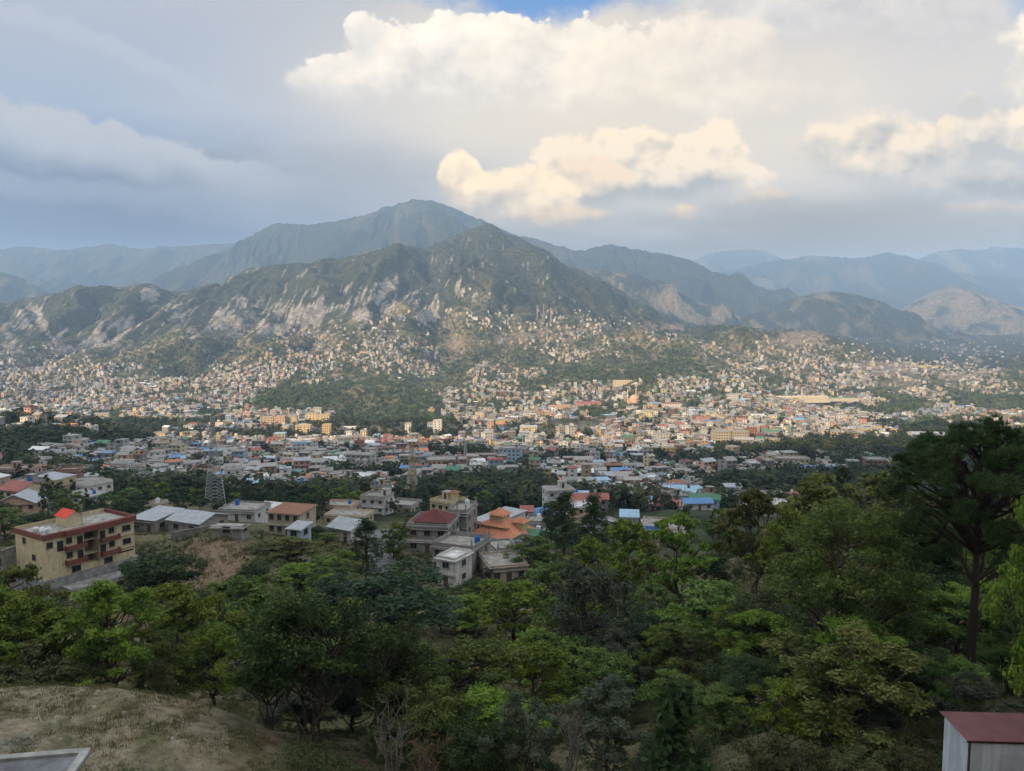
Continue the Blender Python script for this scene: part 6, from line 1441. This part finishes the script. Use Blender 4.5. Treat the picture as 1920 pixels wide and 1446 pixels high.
# ------------------------------------------------------------------ trees of the town, one by one while they show large
trnd = random.Random(5)
GB = blobmap(VPX, VPY, GREENS)
treeden = np.clip(.30 + GB * 1.4 - blobmap(VPX, VPY, [(400, 1060, 70, 50, 1.2), (370, 1000, 110, 26, .8), (905, 1065, 90, 36, .7), (720, 1030, 16, 50, 1.5)]), 0.03, 2) * (.6 + .9 * np.clip(fbm(VX / 60, VY / 60, 3, 311) + .3, 0, 1))
xs, ys = sample(treeden * (VY < 520) * (VY > 175) * (VPX < 1420), 3000)
n_t = 0
for x, y in zip(xs, ys):
    if n_t >= 210: break
    if not free_spot(x, y, 1.0): continue
    gq = float(blobmap(np.array([pix(x, y, ground(x, y))[0]]), np.array([pix(x, y, ground(x, y))[1]]), GREENS)[0])
    qx, qy = pix(x, y, ground(x, y) + 2)
    if any(abs(qx - a) < 26 and 0 < qy - b < 24 and y < c for a, b, c in LM): continue
    kind = trnd.choices(['round_tree', 'mid_tree', 'shade_tree', 'leafy_tree', 'tall_tree', 'grey_tree'], [30, 26, 22, 8, 8, 6])[0]
    big = .75 + .5 * gq
    H = trnd.uniform(5.5, 9.5) * big * (1.5 if kind == 'tall_tree' else 1); Rc = trnd.uniform(2.6, 4.6) * big * (.5 if kind == 'tall_tree' else 1)
    put_tree(kind, float(x), float(y), H, Rc, 2, trnd.randint(0, 2), rnd=trnd); n_t += 1
    take_spot(x, y, 1.2)

# ------------------------------------------------------------------ woods beyond, as masses of small crowns
def wood(name, xs, ys, hgt, n_q, size, cols, seed, kind='stuff'):
    n = min(len(xs), len(ys)); xs, ys = xs[:n], ys[:n]; r = np.random.default_rng(seed); z = land(xs, ys)
    H = r.uniform(*hgt, n); Rr = H * r.uniform(.36, .60, n)
    li = np.repeat(np.arange(n), n_q); m = len(li)
    u = unit(r, m) * (r.uniform(0, 1, m) ** .33)[:, None]
    pos = np.stack([xs[li] + u[:, 0] * Rr[li], ys[li] + u[:, 1] * Rr[li], z[li] + H[li] * (.52 + .48 * u[:, 2])], 1)
    nrm = u * 1.0 + np.array([0, -.15, .55]) + unit(r, m) * .45
    V, Fc = leaves(r, pos, nrm, 1.0, 1.0, .1, .1)
    sc = np.repeat(Rr[li] * size, 4)[:, None]; ctr = np.repeat(pos, 4, axis=0); V = ctr + (V - ctr) * sc
    base = np.array(cols); tone = r.uniform(0, 1, n) ** 1.3; c = base[0] + (base[1] - base[0]) * tone[:, None]; c = c * r.uniform(.75, 1.2, (n, 1))
    col = np.repeat(c[li] * r.uniform(.8, 1.2, (m, 1)), 4, axis=0)
    link(name, mesh_np(name, V, Fc, mats=[M_LEAF], col=col), kind)
WCOL = ((.028, .048, .022), (.095, .120, .045))
def free_mask(xs, ys, r):
    return np.array([free_spot(a, b, r) for a, b in zip(xs, ys)])
xs, ys = sample(np.clip(treeden, 0, 1.6) * (VY >= 330) * (VY < 1200), 15000); k = free_mask(xs, ys, 1.5); wood("valley_woods", xs[k][:5600], ys[k][:5600], (5, 12), 36, .56, WCOL, 1)
WDEN = np.clip(.55 + .7 * np.clip(fbm(VX / 90, VY / 120, 3, 321) + .15, 0, 1) + GB - blobmap(VPX, VPY, [(c[0], c[1], c[2] * .8, c[3] * .8, c[4]) for c in EARTH]) * 1.1 - blobmap(VPX, VPY, [(c[0], c[1], c[2] * .7, c[3] * .8, min(1, c[4])) for c in SCREE]), .0, 1.6)
xs, ys = sample(WDEN * (VY >= 1200) * (VY < 2900), 36000); k = free_mask(xs, ys, 1.0); wood('slope_woods', xs[k][:22000], ys[k][:22000], (4.5, 9), 14, .85, ((.038, .056, .026), (.115, .135, .052)), 2)
ridge_w = np.clip(.10 + 1.0 * sstep(fbm(VX / 120, VY / 260, 4, 331) + .0, -.1, .5), 0, 1) * np.clip(1 - patch(VPX, VPY, SCREE) * 1.6, 0, 1)
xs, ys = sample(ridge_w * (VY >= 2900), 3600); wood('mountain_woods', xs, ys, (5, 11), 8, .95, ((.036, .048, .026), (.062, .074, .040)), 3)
# ------------------------------------------------------------------ saying which one
ORD = 'nearest second third fourth fifth sixth seventh eighth ninth tenth eleventh twelfth thirteenth fourteenth fifteenth sixteenth seventeenth eighteenth nineteenth twentieth'.split()
def ordw(i):
    if i < 20: return ORD[i]
    tens = {2: 'twenty', 3: 'thirty', 4: 'forty', 5: 'fifty'}[(i + 1) // 10]; u = (i + 1) % 10
    return (tens + '-' + ['', 'first', 'second', 'third', 'fourth', 'fifth', 'sixth', 'seventh', 'eighth', 'ninth'][u]) if u else tens[:-1] + 'ieth'
def label_all(items):
    """items: (object, describing words, noun, (px, py), category, group): nearest landmark in the picture and the rank among its likes there"""
    by = {}
    for it in items:
        dd = [math.hypot(it[3][0] - a[1], (it[3][1] - a[2]) * 1.6) for a in ANCH]; i = int(np.argmin(dd)); by.setdefault((it[1], it[2], i), []).append((dd[i], it))
    for (adj, noun, i), lst in by.items():
        lst.sort(key=lambda t: t[0])
        for q, (dist, it) in enumerate(lst):
            o = it[0]; ph = ANCH[i][0]
            if len(lst) == 1: t = f'{adj} {noun} closest to {ph}'
            else: t = f'{adj} {noun}, {"nearest" if q == 0 else ordw(q) + " nearest"} to {ph}'
            o['label'] = t; o['category'] = it[4]
            if it[5]: o['group'] = it[5]
anchor('the dirt knoll', 400, 1050); anchor('the dirt terrace', 220, 1300); anchor('the corrugated maroon-roofed shed', 1840, 1390); anchor('the bare grey concrete roof', 90, 1430)
anchor('the big umbrella-topped pine', 1850, 900); anchor('the bare leafless tree', 715, 1370); anchor('the heart-leaved climber', 1275, 1370); anchor('the road bend', 716, 1030)
for h in HOUSES:
    pass
items = []
seen = {h['label'] for h in HOUSES if h['label']}
stw = {1: 'one-storey', 2: 'two-storey', 3: 'three-storey', 4: 'four-storey', 5: 'five-storey'}
for h in HOUSES:
    if h['label']:
        if h['label'] != 'x': h['o']['category'] = h['o'].get('category') or 'house'
        continue
    rt = {'flat': 'flat', 'gable': 'gabled', 'hip': 'hipped', 'shed': 'lean-to'}[h['roof'][0]]; rc = h['roof'][1]
    adj = f"{h['wall']} {stw[h['st']]}"
    noun = (f"{rt}-roofed house" if rc == 'concrete' else f"house with {rc} {rt} roof") + (f" and {h['tank']} tank" if h['tank'] and rc == 'concrete' else '')
    items.append((h['o'], adj, noun, h['pos'], 'house', NEARTOWN))
label_all(items)
TW = {'leafy_tree': ('bright green', 'airy tree'), 'spreading_tree': ('broad green', 'layered spreading tree'), 'evergreen_tree': ('dark glossy', 'evergreen tree on several stems'), 'round_tree': ('dark green', 'dense rounded tree'), 'grey_tree': ('greyish green', 'many-stemmed tree'),
      'shade_tree': ('deep bluish green', 'shade tree'), 'tall_tree': ('dark narrow', 'tall columnar tree'), 'shrub': ('dull green', 'low shrub'), 'olive_tree': ('yellowish olive', 'feathery tree'), 'mid_tree': ('mid green', 'bushy tree')}
items = []
for t in TREES:
    if t.get('done'): continue
    a, n = TW[t['kind']]; sz = ''
    if t['kind'] not in ('shrub', 'tall_tree'): sz = 'small ' if t['H'] < 5.5 else ('large ' if t['H'] > 10.5 else '')
    items.append((t['o'], sz + a, n, t['pos'], 'shrub' if t['kind'] == 'shrub' else 'tree', 'trees of the near slope' if t['y'] < 175 else 'trees among the town houses'))
label_all(items)
build_haze(); build_smoke()
